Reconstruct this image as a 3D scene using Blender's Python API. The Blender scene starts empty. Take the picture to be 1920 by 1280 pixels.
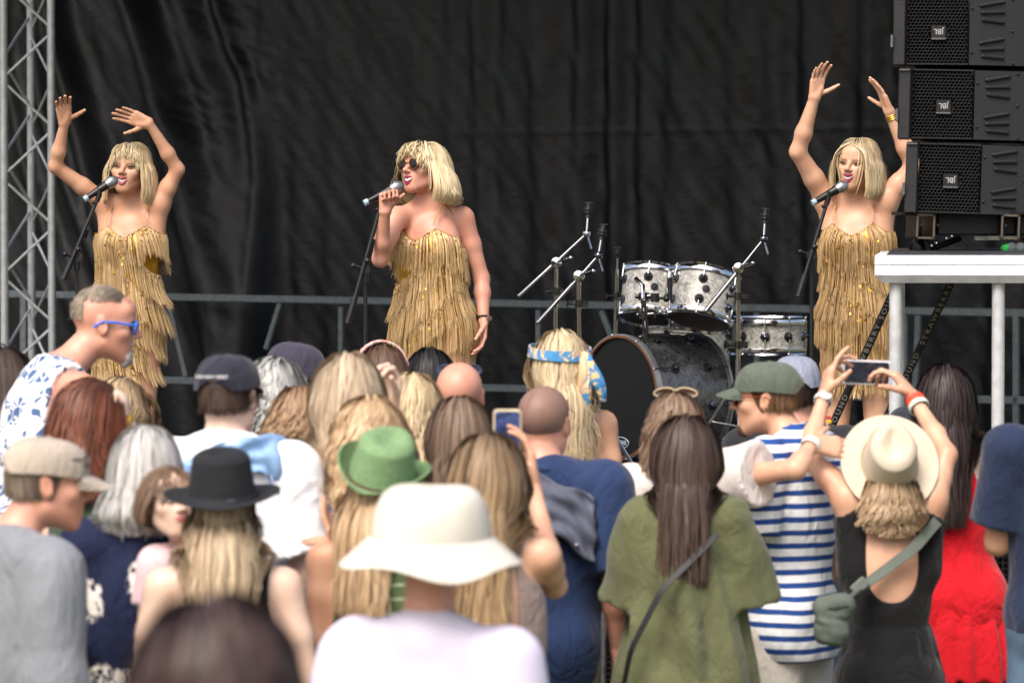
import bpy, math, random
import numpy as np
from mathutils import Matrix, Vector
SC = bpy.context.scene
COL = SC.collection
R_ = math.radians
# ------------------------------------------------------------------ camera, world, sun
FPX = 7200.0                       # focal length in pixels of the 1920 px wide photograph
HC = 2.30                          # camera height
PITCH = math.atan((640 - 410) / FPX)
cam_d = bpy.data.cameras.new('camera'); cam = bpy.data.objects.new('camera', cam_d); COL.objects.link(cam)
cam_d.lens = 135.0; cam_d.sensor_width = 36.0; cam_d.clip_start = 0.5; cam_d.clip_end = 2000
cam.location = (0, 0, HC); cam.rotation_euler = (math.pi / 2 - PITCH, 0, 0)
cam_d.dof.use_dof = True; cam_d.dof.focus_distance = 16.6; cam_d.dof.aperture_fstop = 4.5
SC.camera = cam
SUN_EL, SUN_AZ = 52, 205           # azimuth: where the light comes from, 180 = behind the camera
w = bpy.data.worlds.new('World'); SC.world = w; w.use_nodes = True
nt = w.node_tree; bg = nt.nodes['Background']
sk = nt.nodes.new('ShaderNodeTexSky'); sk.sky_type = 'NISHITA'; sk.sun_disc = False
sk.sun_elevation = R_(SUN_EL); sk.sun_rotation = R_(SUN_AZ); sk.dust_density = 6; sk.air_density = 1.0; sk.ozone_density = 0.6
nt.links.new(sk.outputs[0], bg.inputs[0]); bg.inputs[1].default_value = 0.145
sun_d = bpy.data.lights.new('sun', 'SUN'); sun = bpy.data.objects.new('sun', sun_d); COL.objects.link(sun)
sun_d.energy = 1.35; sun_d.angle = R_(24); sun_d.color = (1.0, 0.985, 0.96)
_e, _a = R_(SUN_EL), R_(SUN_AZ)
sdir = Vector((math.sin(_a) * math.cos(_e), math.cos(_a) * math.cos(_e), math.sin(_e)))
sun.rotation_euler = sdir.to_track_quat('Z', 'Y').to_euler()
SC.view_settings.view_transform = 'Standard'; SC.view_settings.look = 'None'
SC.view_settings.exposure = 0.77; SC.view_settings.gamma = 1
SC.cycles.use_denoising = True
SC.cycles.max_bounces = 6; SC.cycles.transparent_max_bounces = 6

def P(px, py, D):
    """the point at depth D (metres along +Y) seen at pixel px, py of the 1920x1280 frame"""
    x, y = (px - 960) / FPX, (640 - py) / FPX
    c, s = math.cos(PITCH), math.sin(PITCH)
    wy, wz = c + y * s, -s + y * c
    k = D / wy
    return np.array([x * k, D, HC + wz * k])
def V(*a): return np.array(a, float)
def nrm(v):
    v = np.asarray(v, float); return v / (np.linalg.norm(v) + 1e-12)
def rotm(yaw=0, pitch=0, tilt=0):
    return np.array(Matrix.Rotation(R_(yaw), 3, 'Z') @ Matrix.Rotation(R_(pitch), 3, 'X') @ Matrix.Rotation(R_(tilt), 3, 'Y'))

# ------------------------------------------------------------------ materials
def lin(c):
    if isinstance(c, str):
        c = [int(c[i:i + 2], 16) / 255 for i in (0, 2, 4)]
        return tuple(x / 12.92 if x <= .04045 else ((x + .055) / 1.055) ** 2.4 for x in c)
    return tuple(c)
MATS = {}
def _new(name):
    m = bpy.data.materials.new(name); m.use_nodes = True
    b = m.node_tree.nodes['Principled BSDF']
    return m, m.node_tree, b
def N(nt, t, **kw):
    n = nt.nodes.new(t)
    for k, v in kw.items():
        if k in ('vec', 'scale', 'detail', 'rough', 'dist'): continue
        setattr(n, k, v)
    return n
def noise(nt, co, scale, detail=4, rough=.55, dist=0):
    n = nt.nodes.new('ShaderNodeTexNoise'); n.inputs['Scale'].default_value = scale
    n.inputs['Detail'].default_value = detail; n.inputs['Roughness'].default_value = rough; n.inputs['Distortion'].default_value = dist
    nt.links.new(co, n.inputs['Vector']); return n
def ramp(nt, fac, stops, interp='LINEAR'):
    r = nt.nodes.new('ShaderNodeValToRGB'); r.color_ramp.interpolation = interp
    els = r.color_ramp.elements
    while len(els) < len(stops): els.new(0.5)
    for e, (p, c) in zip(els, stops):
        e.position = p; e.color = (*lin(c), 1)
    nt.links.new(fac, r.inputs[0]); return r
def coords(nt, scale=(1, 1, 1), rot=(0, 0, 0)):
    tc = nt.nodes.new('ShaderNodeTexCoord'); mp = nt.nodes.new('ShaderNodeMapping')
    mp.inputs['Scale'].default_value = scale; mp.inputs['Rotation'].default_value = rot
    nt.links.new(tc.outputs['Object'], mp.inputs[0]); return mp.outputs[0]
def mathn(nt, op, a, b=None, c=None):
    n = nt.nodes.new('ShaderNodeMath'); n.operation = op
    for i, v in enumerate((a, b, c)):
        if v is None: continue
        if isinstance(v, (int, float)): n.inputs[i].default_value = v
        else: nt.links.new(v, n.inputs[i])
    return n.outputs[0]
def mixc(nt, fac, a, b):
    n = nt.nodes.new('ShaderNodeMix'); n.data_type = 'RGBA'
    for i, v in ((0, fac), (6, a), (7, b)):
        if isinstance(v, (int, float)): n.inputs[i].default_value = v
        elif isinstance(v, (tuple, list, str)): n.inputs[i].default_value = (*lin(v), 1)
        else: nt.links.new(v, n.inputs[i])
    return n.outputs[2]
def bump(nt, b, h, strength=.3, dist=.005):
    n = nt.nodes.new('ShaderNodeBump'); n.inputs['Strength'].default_value = strength; n.inputs['Distance'].default_value = dist
    nt.links.new(h, n.inputs['Height']); nt.links.new(n.outputs[0], b.inputs['Normal'])
def M(name, c1, c2=None, rough=.6, metal=0, scale=12, bscale=None, bstr=.25, bdist=.003, sheen=0, spec=.5, stretch=(1, 1, 1), sss=0):
    """one general surface: base colour c1 mottled with c2 by noise, bump by finer noise"""
    if name in MATS: return MATS[name]
    m, nt, b = _new(name)
    co = coords(nt, stretch)
    n = noise(nt, co, scale)
    c1 = lin(c1); c2 = lin(c2) if c2 is not None else tuple(x * .82 for x in c1)
    r = ramp(nt, n.outputs[0], [(.3, c2), (.7, c1)])
    nt.links.new(r.outputs[0], b.inputs['Base Color'])
    b.inputs['Roughness'].default_value = rough; b.inputs['Metallic'].default_value = metal
    b.inputs['Specular IOR Level'].default_value = spec
    if sheen: b.inputs['Sheen Weight'].default_value = sheen
    if sss:
        b.inputs['Subsurface Weight'].default_value = sss; b.inputs['Subsurface Radius'].default_value = (.02, .008, .004)
        b.inputs['Subsurface Scale'].default_value = .5
    if bscale:
        n2 = noise(nt, co, bscale, 5); bump(nt, b, n2.outputs[0], bstr, bdist)
    MATS[name] = m; return m
def wrinkle(nt, b, co, fine=60):
    mp = nt.nodes.new('ShaderNodeMapping'); mp.inputs['Scale'].default_value = (1, 1, .6); nt.links.new(co, mp.inputs[0]); co = mp.outputs[0]
    n1 = noise(nt, co, 6.5, 3, .5, 1.6); r1 = mathn(nt, 'ABSOLUTE', mathn(nt, 'SUBTRACT', n1.outputs[0], .5))
    n2 = noise(nt, co, 17, 3, .55, 1.2); r2 = mathn(nt, 'ABSOLUTE', mathn(nt, 'SUBTRACT', n2.outputs[0], .5))
    h = mathn(nt, 'ADD', mathn(nt, 'MULTIPLY', r1, -1.0), mathn(nt, 'MULTIPLY', r2, -.35))
    bb_ = nt.nodes.new('ShaderNodeBump'); bb_.inputs['Strength'].default_value = .55; bb_.inputs['Distance'].default_value = .045; nt.links.new(h, bb_.inputs['Height'])
    n3 = noise(nt, co, fine, 5); b2 = nt.nodes.new('ShaderNodeBump'); b2.inputs['Strength'].default_value = .35; b2.inputs['Distance'].default_value = .004
    nt.links.new(n3.outputs[0], b2.inputs['Height']); nt.links.new(bb_.outputs[0], b2.inputs['Normal']); nt.links.new(b2.outputs[0], b.inputs['Normal'])
def cloth_mat(name, c1, c2=None, rough=.85, sheen=.15):
    if name in MATS: return MATS[name]
    m = M(name, c1, c2 or tuple(x * .86 for x in lin(c1)), rough, scale=7, sheen=sheen, spec=.25)
    nt = m.node_tree; wrinkle(nt, nt.nodes['Principled BSDF'], coords(nt)); return m
def skin_mat(name, c, sss=0):
    c = lin(c)
    return M(name, c, (c[0] * .86, c[1] * .75, c[2] * .72), .46, scale=11, bscale=160, bstr=.12, bdist=.002, spec=.45, sss=sss)
def stripe_mat(name, ca, cb, period, duty, axis=2, wob=.01, axisoff=0):
    if name in MATS: return MATS[name]
    m, nt, b = _new(name); co = coords(nt)
    sp = nt.nodes.new('ShaderNodeSeparateXYZ'); nt.links.new(co, sp.inputs[0])
    n = noise(nt, co, 5, 2)
    z = mathn(nt, 'ADD', sp.outputs[axis], mathn(nt, 'MULTIPLY', n.outputs[0], wob * 2))
    f = mathn(nt, 'FRACT', mathn(nt, 'DIVIDE', mathn(nt, 'ADD', z, 10 + axisoff), period))
    g = mathn(nt, 'LESS_THAN', f, duty)
    nt.links.new(mixc(nt, g, cb, ca), b.inputs['Base Color'])
    b.inputs['Roughness'].default_value = .85; b.inputs['Specular IOR Level'].default_value = .25
    wrinkle(nt, b, co)
    MATS[name] = m; return m
def print_mat(name, base, ink, scale=9, lo=.42, hi=.47, kind='flower', rot=(0, 0, 0), stretch=(1, 1, 1)):
    """fabric with a printed pattern: blobs, leaves or spots in a second colour"""
    if name in MATS: return MATS[name]
    m, nt, b = _new(name); co = coords(nt, stretch, rot)
    if kind == 'leopard':
        v = N(nt, 'ShaderNodeTexVoronoi'); v.inputs['Scale'].default_value = scale; nt.links.new(co, v.inputs['Vector'])
        f = ramp(nt, v.outputs['Distance'], [(0, (0, 0, 0)), (.25, (0, 0, 0)), (.3, (1, 1, 1)), (.48, (1, 1, 1)), (.52, (0, 0, 0))]).outputs[0]
    elif kind == 'paisley':
        sx = nt.nodes.new('ShaderNodeSeparateXYZ'); nt.links.new(co, sx.inputs[0]); cx = nt.nodes.new('ShaderNodeCombineXYZ'); nt.links.new(sx.outputs[0], cx.inputs[0]); nt.links.new(sx.outputs[2], cx.inputs[1])
        v = N(nt, 'ShaderNodeTexVoronoi', voronoi_dimensions='2D'); v.inputs['Scale'].default_value = scale; v.inputs['Randomness'].default_value = .55; nt.links.new(cx.outputs[0], v.inputs['Vector'])
        n = noise(nt, co, scale * 9, 3)
        d = mathn(nt, 'ADD', v.outputs['Distance'], mathn(nt, 'MULTIPLY', n.outputs[0], .35))
        f = ramp(nt, d, [(0, (1, 1, 1)), (lo, (1, 1, 1)), (hi, (0, 0, 0))]).outputs[0]
        w2 = mathn(nt, 'GREATER_THAN', noise(nt, co, scale * 7, 1, dist=1).outputs[0], .43)
        f = mathn(nt, 'MULTIPLY', f, w2)
    else:
        n = noise(nt, co, scale, 2, .4, 1.2)
        f = ramp(nt, n.outputs[0], [(0, (0, 0, 0)), (lo, (0, 0, 0)), (hi, (1, 1, 1))]).outputs[0]
        v = N(nt, 'ShaderNodeTexVoronoi', feature='DISTANCE_TO_EDGE'); v.inputs['Scale'].default_value = scale * 1.7; nt.links.new(co, v.inputs['Vector'])
        f = mathn(nt, 'MULTIPLY', f, mathn(nt, 'GREATER_THAN', v.outputs['Distance'], .05))
    nt.links.new(mixc(nt, f, base, ink), b.inputs['Base Color'])
    b.inputs['Roughness'].default_value = .85; b.inputs['Specular IOR Level'].default_value = .25
    wrinkle(nt, b, coords(nt))
    MATS[name] = m; return m
def attr_mat(name, rough=.42, spec=.5, aniso=0):
    """hair: the strand colours are a colour attribute"""
    if name in MATS: return MATS[name]
    m, nt, b = _new(name)
    a = nt.nodes.new('ShaderNodeAttribute'); a.attribute_name = 'Col'
    nt.links.new(a.outputs['Color'], b.inputs['Base Color'])
    b.inputs['Roughness'].default_value = rough; b.inputs['Specular IOR Level'].default_value = spec
    MATS[name] = m; return m

# ------------------------------------------------------------------ objects
XF = {}                            # world->local matrices of roots
def root(name, label, cat, loc, yaw=0, group=None):
    o = bpy.data.objects.new(name, None); COL.objects.link(o)
    o.empty_display_size = .1
    o.location = tuple(float(x) for x in loc); o.rotation_euler = (0, 0, R_(yaw))
    o['label'] = label; o['category'] = cat
    if group: o['group'] = group
    mw = Matrix.Translation(Vector(loc)) @ Matrix.Rotation(R_(yaw), 4, 'Z')
    XF[o.name] = np.array(mw.inverted()); return o
def mk(name, v, f, mat, parent=None, smooth=True, col=None, world=True):
    """a mesh object; v in world coordinates is brought into the parent's frame"""
    v = np.asarray(v, float).reshape(-1, 3)
    if parent is not None and world and parent.name in XF:
        x = XF[parent.name]; v = v @ x[:3, :3].T + x[:3, 3]
    me = bpy.data.meshes.new(name)
    if isinstance(f, np.ndarray):
        n = f.shape[1]; nf = len(f)
        me.vertices.add(len(v)); me.vertices.foreach_set('co', v.astype(np.float32).ravel())
        me.loops.add(nf * n); me.loops.foreach_set('vertex_index', f.astype(np.int32).ravel())
        me.polygons.add(nf); me.polygons.foreach_set('loop_start', np.arange(0, nf * n, n, dtype=np.int32))
        me.update(calc_edges=True)
    else:
        me.from_pydata([tuple(p) for p in v], [], f); me.update()
    me.validate()
    me.polygons.foreach_set('use_smooth', [smooth] * len(me.polygons))
    if col is not None:
        a = me.color_attributes.new('Col', 'FLOAT_COLOR', 'POINT')
        c4 = np.ones((len(v), 4), np.float32); c4[:, :3] = col; a.data.foreach_set('color', c4.ravel())
    mats = mat if isinstance(mat, (list, tuple)) else [mat]
    for m in mats: me.materials.append(m)
    o = bpy.data.objects.new(name, me); COL.objects.link(o)
    if parent is not None:
        o.parent = parent
        if parent.name in XF: XF[o.name] = XF[parent.name]
    return o
def tag(o, label, cat, group=None):
    o['label'] = label; o['category'] = cat
    if group: o['group'] = group
    return o
class MB:
    """collects simple solids into one mesh"""
    def __init__(s): s.v = []; s.f = []; s.n = 0; s.mi = []; s.cur = 0
    def add(s, v, f):
        v = np.asarray(v, float).reshape(-1, 3); s.v.append(v)
        s.f += [tuple(int(i) + s.n for i in q) for q in f]; s.mi += [s.cur] * len(f); s.n += len(v); return s
    def box(s, c, size, R=None, bev=0.0):
        x, y, z = [a / 2 for a in size]
        R = np.eye(3) if R is None else R
        if bev <= 0:
            v = np.array([(i * x, j * y, k * z) for i in (-1, 1) for j in (-1, 1) for k in (-1, 1)], float)
            f = [(0, 1, 3, 2), (4, 6, 7, 5), (0, 4, 5, 1), (2, 3, 7, 6), (0, 2, 6, 4), (1, 5, 7, 3)]
        else:
            b = min(bev, x * .9, y * .9, z * .9)
            v = []; f = []
            prof = [(-x + b, -y), (x - b, -y), (x, -y + b), (x, y - b), (x - b, y), (-x + b, y), (-x, y - b), (-x, -y + b)]
            rings = [(1 - b / max(x, 1e-6), 1 - b / max(y, 1e-6), -z), (1, 1, -z + b), (1, 1, z - b), (1 - b / x, 1 - b / y, z)]
            for sx, sy, zz in rings: v += [(px * sx, py * sy, zz) for px, py in prof]
            for r in range(3):
                for i in range(8):
                    j = (i + 1) % 8; f.append((r * 8 + i, r * 8 + j, r * 8 + 8 + j, r * 8 + 8 + i))
            f.append(tuple(range(7, -1, -1))); f.append(tuple(range(24, 32))); v = np.array(v)
        return s.add(v @ R.T + np.asarray(c, float), f)
    def tube(s, pts, r, n=10, cap=True):
        pts = [np.asarray(p, float) for p in pts]; m = len(pts)
        rr = r if hasattr(r, '__len__') else [r] * m
        v = []; up = V(0.123, 0.31, .95); pa = None
        for i, p in enumerate(pts):
            t = nrm(pts[min(i + 1, m - 1)] - pts[max(i - 1, 0)])
            a = np.cross(t, up) if pa is None else pa - t * np.dot(pa, t)
            if np.linalg.norm(a) < 1e-5: a = np.cross(t, V(1, 0, 0))
            a = nrm(a); b = np.cross(t, a); pa = a
            for k in range(n):
                th = 2 * math.pi * k / n; v.append(p + rr[i] * (a * math.cos(th) + b * math.sin(th)))
        f = [(i * n + k, i * n + (k + 1) % n, (i + 1) * n + (k + 1) % n, (i + 1) * n + k) for i in range(m - 1) for k in range(n)]
        if cap: f += [tuple(range(n - 1, -1, -1)), tuple((m - 1) * n + k for k in range(n))]
        return s.add(v, f)
    def cyl(s, a, b, r, r2=None, n=16): return s.tube([a, b], [r, r if r2 is None else r2], n)
    def lathe(s, c, axis, prof, n=32, cap=False, R=None):
        """prof: (radius, height) along axis from c"""
        ax = nrm(axis); a = np.cross(ax, V(0, 1, 0.01)); a = nrm(a) if np.linalg.norm(a) > 1e-3 else V(1, 0, 0); b = np.cross(ax, a)
        v = []
        for r, h in prof:
            for k in range(n):
                th = 2 * math.pi * k / n; v.append(np.asarray(c) + ax * h + r * (a * math.cos(th) + b * math.sin(th)))
        m = len(prof)
        f = [(i * n + k, i * n + (k + 1) % n, (i + 1) * n + (k + 1) % n, (i + 1) * n + k) for i in range(m - 1) for k in range(n)]
        if cap: f += [tuple(range(n - 1, -1, -1)), tuple((m - 1) * n + k for k in range(n))]
        return s.add(v, f)
    def ball(s, c, r, n=10, R=None):
        rr = r if hasattr(r, '__len__') else (r, r, r)
        v = []; f = []
        for i in range(n + 1):
            ph = math.pi * i / n
            for k in range(2 * n):
                th = math.pi * k / n; v.append((rr[0] * math.sin(ph) * math.cos(th), rr[1] * math.sin(ph) * math.sin(th), rr[2] * math.cos(ph)))
        for i in range(n):
            for k in range(2 * n): f.append((i * 2 * n + k, (i + 1) * 2 * n + k, (i + 1) * 2 * n + (k + 1) % (2 * n), i * 2 * n + (k + 1) % (2 * n)))
        v = np.array(v)
        if R is not None: v = v @ np.asarray(R).T
        return s.add(v + np.asarray(c, float), f)
    def torus(s, c, axis, R0, r, n=40, m=8):
        ax = nrm(axis); a = nrm(np.cross(ax, V(.01, 1, .02))); b = np.cross(ax, a)
        v = []; f = []
        for i in range(n):
            th = 2 * math.pi * i / n; d = a * math.cos(th) + b * math.sin(th)
            for k in range(m):
                ph = 2 * math.pi * k / m; v.append(np.asarray(c) + d * (R0 + r * math.cos(ph)) + ax * r * math.sin(ph))
        for i in range(n):
            for k in range(m): f.append((i * m + k, ((i + 1) % n) * m + k, ((i + 1) % n) * m + (k + 1) % m, i * m + (k + 1) % m))
        return s.add(v, f)
    def build(s, name, mat, parent=None, smooth=True, auto=True):
        o = mk(name, np.vstack(s.v), s.f, mat, parent, smooth)
        if s.mi and max(s.mi) > 0: o.data.polygons.foreach_set('material_index', s.mi)
        if smooth and auto:
            o.data.set_sharp_from_angle(angle=R_(40))
        return o

# ------------------------------------------------------------------ signed distance fields and surface nets
def rc(a, b, ra, rb=None): return ('rc', np.asarray(a, float), np.asarray(b, float), ra, ra if rb is None else rb)
def el(c, r, R=None): return ('el', np.asarray(c, float), np.asarray(r if hasattr(r, '__len__') else (r, r, r), float), R)
def ip(pr, n, c): return ('ip', pr, np.asarray(n, float), float(c))       # pr cut by the half space n.p < c
def pd(pr, X, Y, Z):
    t = pr[0]
    if t == 'rc':
        _, a, b, ra, rb = pr; ba = b - a; L = float(ba @ ba) + 1e-12
        x, y, z = X - a[0], Y - a[1], Z - a[2]
        h = np.clip((x * ba[0] + y * ba[1] + z * ba[2]) / L, 0, 1)
        return np.sqrt((x - ba[0] * h) ** 2 + (y - ba[1] * h) ** 2 + (z - ba[2] * h) ** 2) - (ra + (rb - ra) * h)
    if t == 'el':
        _, c, r, R = pr; x, y, z = X - c[0], Y - c[1], Z - c[2]
        if R is not None: x, y, z = (R[0, 0] * x + R[1, 0] * y + R[2, 0] * z), (R[0, 1] * x + R[1, 1] * y + R[2, 1] * z), (R[0, 2] * x + R[1, 2] * y + R[2, 2] * z)
        k0 = np.sqrt((x / r[0]) ** 2 + (y / r[1]) ** 2 + (z / r[2]) ** 2)
        k1 = np.sqrt((x / r[0] ** 2) ** 2 + (y / r[1] ** 2) ** 2 + (z / r[2] ** 2) ** 2) + 1e-9
        return k0 * (k0 - 1) / k1
    if t == 'ip': return np.maximum(pd(pr[1], X, Y, Z), pr[2][0] * X + pr[2][1] * Y + pr[2][2] * Z - pr[3])
    if t == 'fn': return pr[1](X, Y, Z)
def bb(pr):
    t = pr[0]
    if t == 'rc':
        r = max(pr[3], pr[4]); return np.minimum(pr[1], pr[2]) - r, np.maximum(pr[1], pr[2]) + r
    if t == 'el':
        r = pr[2] if pr[3] is None else np.full(3, pr[2].max()); return pr[1] - r, pr[1] + r
    if t == 'ip': return bb(pr[1])
    if t == 'fn': return pr[2], pr[3]
def grow(pr, o):
    t = pr[0]
    if t == 'rc': return ('rc', pr[1], pr[2], pr[3] + o, pr[4] + o)
    if t == 'el': return ('el', pr[1], pr[2] + o, pr[3])
    if t == 'ip': return ('ip', grow(pr[1], o), pr[2], pr[3])
    return pr
def field(ops, h, lo=None, hi=None):
    """ops: ('+', prim, k) ('-', prim, k) ('&', n, c) ('d', fn); returns verts, quads"""
    pos = [o for o in ops if o[0] == '+']
    B = [bb(o[1]) for o in pos]
    lo = np.min([b[0] for b in B], 0) - 3 * h - .02 if lo is None else lo
    hi = np.max([b[1] for b in B], 0) + 3 * h + .02 if hi is None else hi
    n = np.maximum(np.ceil((hi - lo) / h).astype(int) + 1, 4)
    ax = [(lo[i] + h * np.arange(n[i])).astype(np.float32) for i in range(3)]
    F = np.full(n, 1.0, np.float32)
    for o in ops:
        if o[0] in '+-':
            pr, k = o[1], o[2]; b0, b1 = bb(pr); mg = k + 3 * h
            i0 = np.clip(((b0 - mg - lo) / h).astype(int), 0, n); i1 = np.clip(((b1 + mg - lo) / h).astype(int) + 2, 0, n)
            if (i1 <= i0).any(): continue
            sl = tuple(slice(i0[i], i1[i]) for i in range(3))
            d = pd(pr, ax[0][sl[0]][:, None, None], ax[1][sl[1]][None, :, None], ax[2][sl[2]][None, None, :]).astype(np.float32)
            A = F[sl]
            if o[0] == '+':
                q = np.maximum(k - np.abs(A - d), 0) / k; F[sl] = np.minimum(A, d) - q * q * k * .25
            else:
                d = -d; q = np.maximum(k - np.abs(A - d), 0) / k; F[sl] = np.maximum(A, d) + q * q * k * .25
        elif o[0] == '&':
            F = np.maximum(F, (o[1][0] * ax[0][:, None, None] + o[1][1] * ax[1][None, :, None] + o[1][2] * ax[2][None, None, :] - o[2]).astype(np.float32))
        elif o[0] == 'x':
            F = np.maximum(F, o[1](ax[0][:, None, None], ax[1][None, :, None], ax[2][None, None, :]).astype(np.float32))
        elif o[0] == 'd':
            F = F + o[1](ax[0][:, None, None], ax[1][None, :, None], ax[2][None, None, :]).astype(np.float32)
    return snets(F, lo, h)
def snets(F, lo, h):
    F[0], F[-1] = 1, 1; F[:, 0], F[:, -1] = 1, 1; F[:, :, 0], F[:, :, -1] = 1, 1
    s = F < 0
    c = np.zeros(tuple(d - 1 for d in F.shape), np.uint8)
    for i in (0, 1):
        for j in (0, 1):
            for k in (0, 1): c += s[i:F.shape[0] - 1 + i, j:F.shape[1] - 1 + j, k:F.shape[2] - 1 + k]
    I, J, K = np.nonzero((c > 0) & (c < 8))
    if len(I) == 0: return np.zeros((3, 3)), np.array([[0, 1, 2, 0]])
    idx = np.full(c.shape, -1, np.int32); idx[I, J, K] = np.arange(len(I))
    acc = np.zeros((len(I), 3)); cnt = np.zeros(len(I))
    cr = [(0, 0, 0), (1, 0, 0), (0, 1, 0), (1, 1, 0), (0, 0, 1), (1, 0, 1), (0, 1, 1), (1, 1, 1)]
    for a in range(8):
        for b in range(a + 1, 8):
            if sum(abs(cr[a][t] - cr[b][t]) for t in range(3)) != 1: continue
            fa = F[I + cr[a][0], J + cr[a][1], K + cr[a][2]]; fb = F[I + cr[b][0], J + cr[b][1], K + cr[b][2]]
            m = (fa < 0) != (fb < 0); t = np.where(m, fa / np.where(m, fa - fb, 1), 0)
            for q in range(3): acc[:, q] += np.where(m, cr[a][q] + t * (cr[b][q] - cr[a][q]), 0)
            cnt += m
    v = (np.stack([I, J, K], 1) + acc / cnt[:, None]) * h + lo
    fs = []
    for ax in range(3):
        sa = [slice(None)] * 3; sb = [slice(None)] * 3; sa[ax] = slice(0, -1); sb[ax] = slice(1, None)
        d = s[tuple(sa)] != s[tuple(sb)]
        e = np.stack(np.nonzero(d), 1)
        o1, o2 = [(1, 2), (2, 0), (0, 1)][ax]
        e = e[(e[:, o1] > 0) & (e[:, o2] > 0)]
        ins = s[tuple(e.T)]
        q = []
        for a, b in ((0, 0), (-1, 0), (-1, -1), (0, -1)):
            t = e.copy(); t[:, o1] += a; t[:, o2] += b
            ok = t
            q.append(idx[np.minimum(t[:, 0], c.shape[0] - 1), np.minimum(t[:, 1], c.shape[1] - 1), np.minimum(t[:, 2], c.shape[2] - 1)])
        q = np.stack(q, 1); q[~ins] = q[~ins][:, ::-1]
        fs.append(q[(q >= 0).all(1)])
    return v, np.vstack(fs)
def folds(seed, amp, fx=9, fz=3):
    r = np.random.RandomState(seed); ph = r.rand(8) * 6.28
    def f(X, Y, Z):
        w = 1.6 * np.sin(Z * fz * 1.3 + ph[0] + X * 2.1) + .9 * np.sin(Z * fz * 2.7 + ph[1] - Y * 3)
        a = np.sin(X * fx + Y * fx * .6 + w + ph[2]) + .7 * np.sin(X * fx * 1.9 - Y * fx * 1.4 + w * 1.3 + ph[3])
        b = .5 * np.sin(Z * fz * 6 + X * fx * .9 + ph[4] + w) + .35 * np.sin(X * fx * 3.3 + Z * fz * 4 + Y * fx * 2.9 + ph[5])
        return amp * (a + b) * .5
    return f
# ------------------------------------------------------------------ people
def head_prims(C, R, u, sex, face=True, mouth=0):
    g = lambda x, y, z: np.asarray(C) + R @ (np.array([x, y, z]) * u)
    L = []
    A = lambda pr, k: L.append(('+', pr, k * u))
    S = lambda pr, k: L.append(('-', pr, k * u))
    E = lambda c, r: el(g(*c), np.array(r) * u, R)
    A(E((0, -.014, .033), (.073, .091, .079)), .01)
    A(E((0, .022, -.025), (.058, .064, .078)), .03)
    jw = 1.0 if sex == 'm' else .9
    for s in (-1, 1):
        A(rc(g(s * .047 * jw, .004, -.055), g(s * .017, .064, -.092), .016 * u, .015 * u), .035)
        A(E((s * .039, .058, -.018), (.024, .024, .022)), .025)
    A(E((0, .072, -.094), (.019, .015, .015)), .02)
    A(E((0, .062, .052), (.052, .026, .030)), .04)
    A(E((0, .068, -.052), (.031, .025, .028)), .03)
    if face:
        A(rc(g(-.030, .074, .022), g(.030, .074, .022), .011 * u), .018)
        for s in (-1, 1): S(E((s * .031, .096, .004), (.018, .016, .011)), .014)
        A(rc(g(0, .085, .012), g(0, .112, -.021), .007 * u, .0105 * u), .011)
        for s in (-1, 1): A(E((s * .0115, .098, -.026), (.0075, .010, .0065)), .008)
        if mouth: S(E((0, .100, -.056 - mouth * .006), (.021, .020, .004 + .010 * mouth)), .006)
    for s in (-1, 1):
        er = R @ rotm(s * -22, 12, s * 8)
        A(el(g(s * .074, -.008, -.004), np.array((.0075, .018, .031)) * u, er), .008)
        S(el(g(s * .083, -.004, 0), np.array((.006, .009, .017)) * u, er), .006)
    return L
def hand_prims(w, d, n, right, size=1.0, curl=.15, spread=.12, thumb=.7):
    d = nrm(d); n = nrm(np.asarray(n, float) - d * np.dot(n, d)); th = np.cross(d, n) * (1 if right else -1)
    L = []; z = size
    cl = curl if hasattr(curl, '__len__') else [curl] * 4
    mx = (.030, .0105, -.0095, -.0275); kl = (.088, .092, .087, .079)
    K = [w + (d * kl[i] + th * mx[i]) * z for i in range(4)]
    for i in range(4):
        L.append(('+', rc(w + (th * mx[i] * .55 + d * .005) * z, K[i], .0155 * z, .0115 * z), .014 * z))
    L.append(('+', rc(w + (th * .012 + d * .02 + n * .006) * z, w + (th * .024 + d * .05 + n * .006) * z, .016 * z, .012 * z), .012 * z))
    seg = ((.043, .026, .022), (.047, .030, .023), (.043, .028, .022), (.034, .021, .020)); rr = (.0088, .009, .0085, .0076)
    for i in range(4):
        a = 0; p = K[i]; sp = spread * (1.2, .35, -.45, -1.3)[i]
        for q in range(3):
            a += cl[i] * (1.0, 1.35, .9)[q]
            dd = nrm((d + th * sp) * math.cos(a) + n * math.sin(a)); e = p + dd * seg[i][q] * z
            L.append(('+', rc(p, e, rr[i] * z * (1 - .07 * q), rr[i] * z * (.93 - .08 * q)), .004 * z)); p = e
    p = w + (d * .022 + th * .024) * z
    for q, (ln, r) in enumerate(((.042, .0125), (.033, .0105), (.028, .0088))):
        dd = nrm(th * thumb + d * (.55 + .12 * q) + n * (.35 + .3 * q * max(0, cl[0])))
        e = p + dd * ln * z; L.append(('+', rc(p, e, r * z, r * z * .85), .006 * z)); p = e
    return L
HAIRM = None
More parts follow.
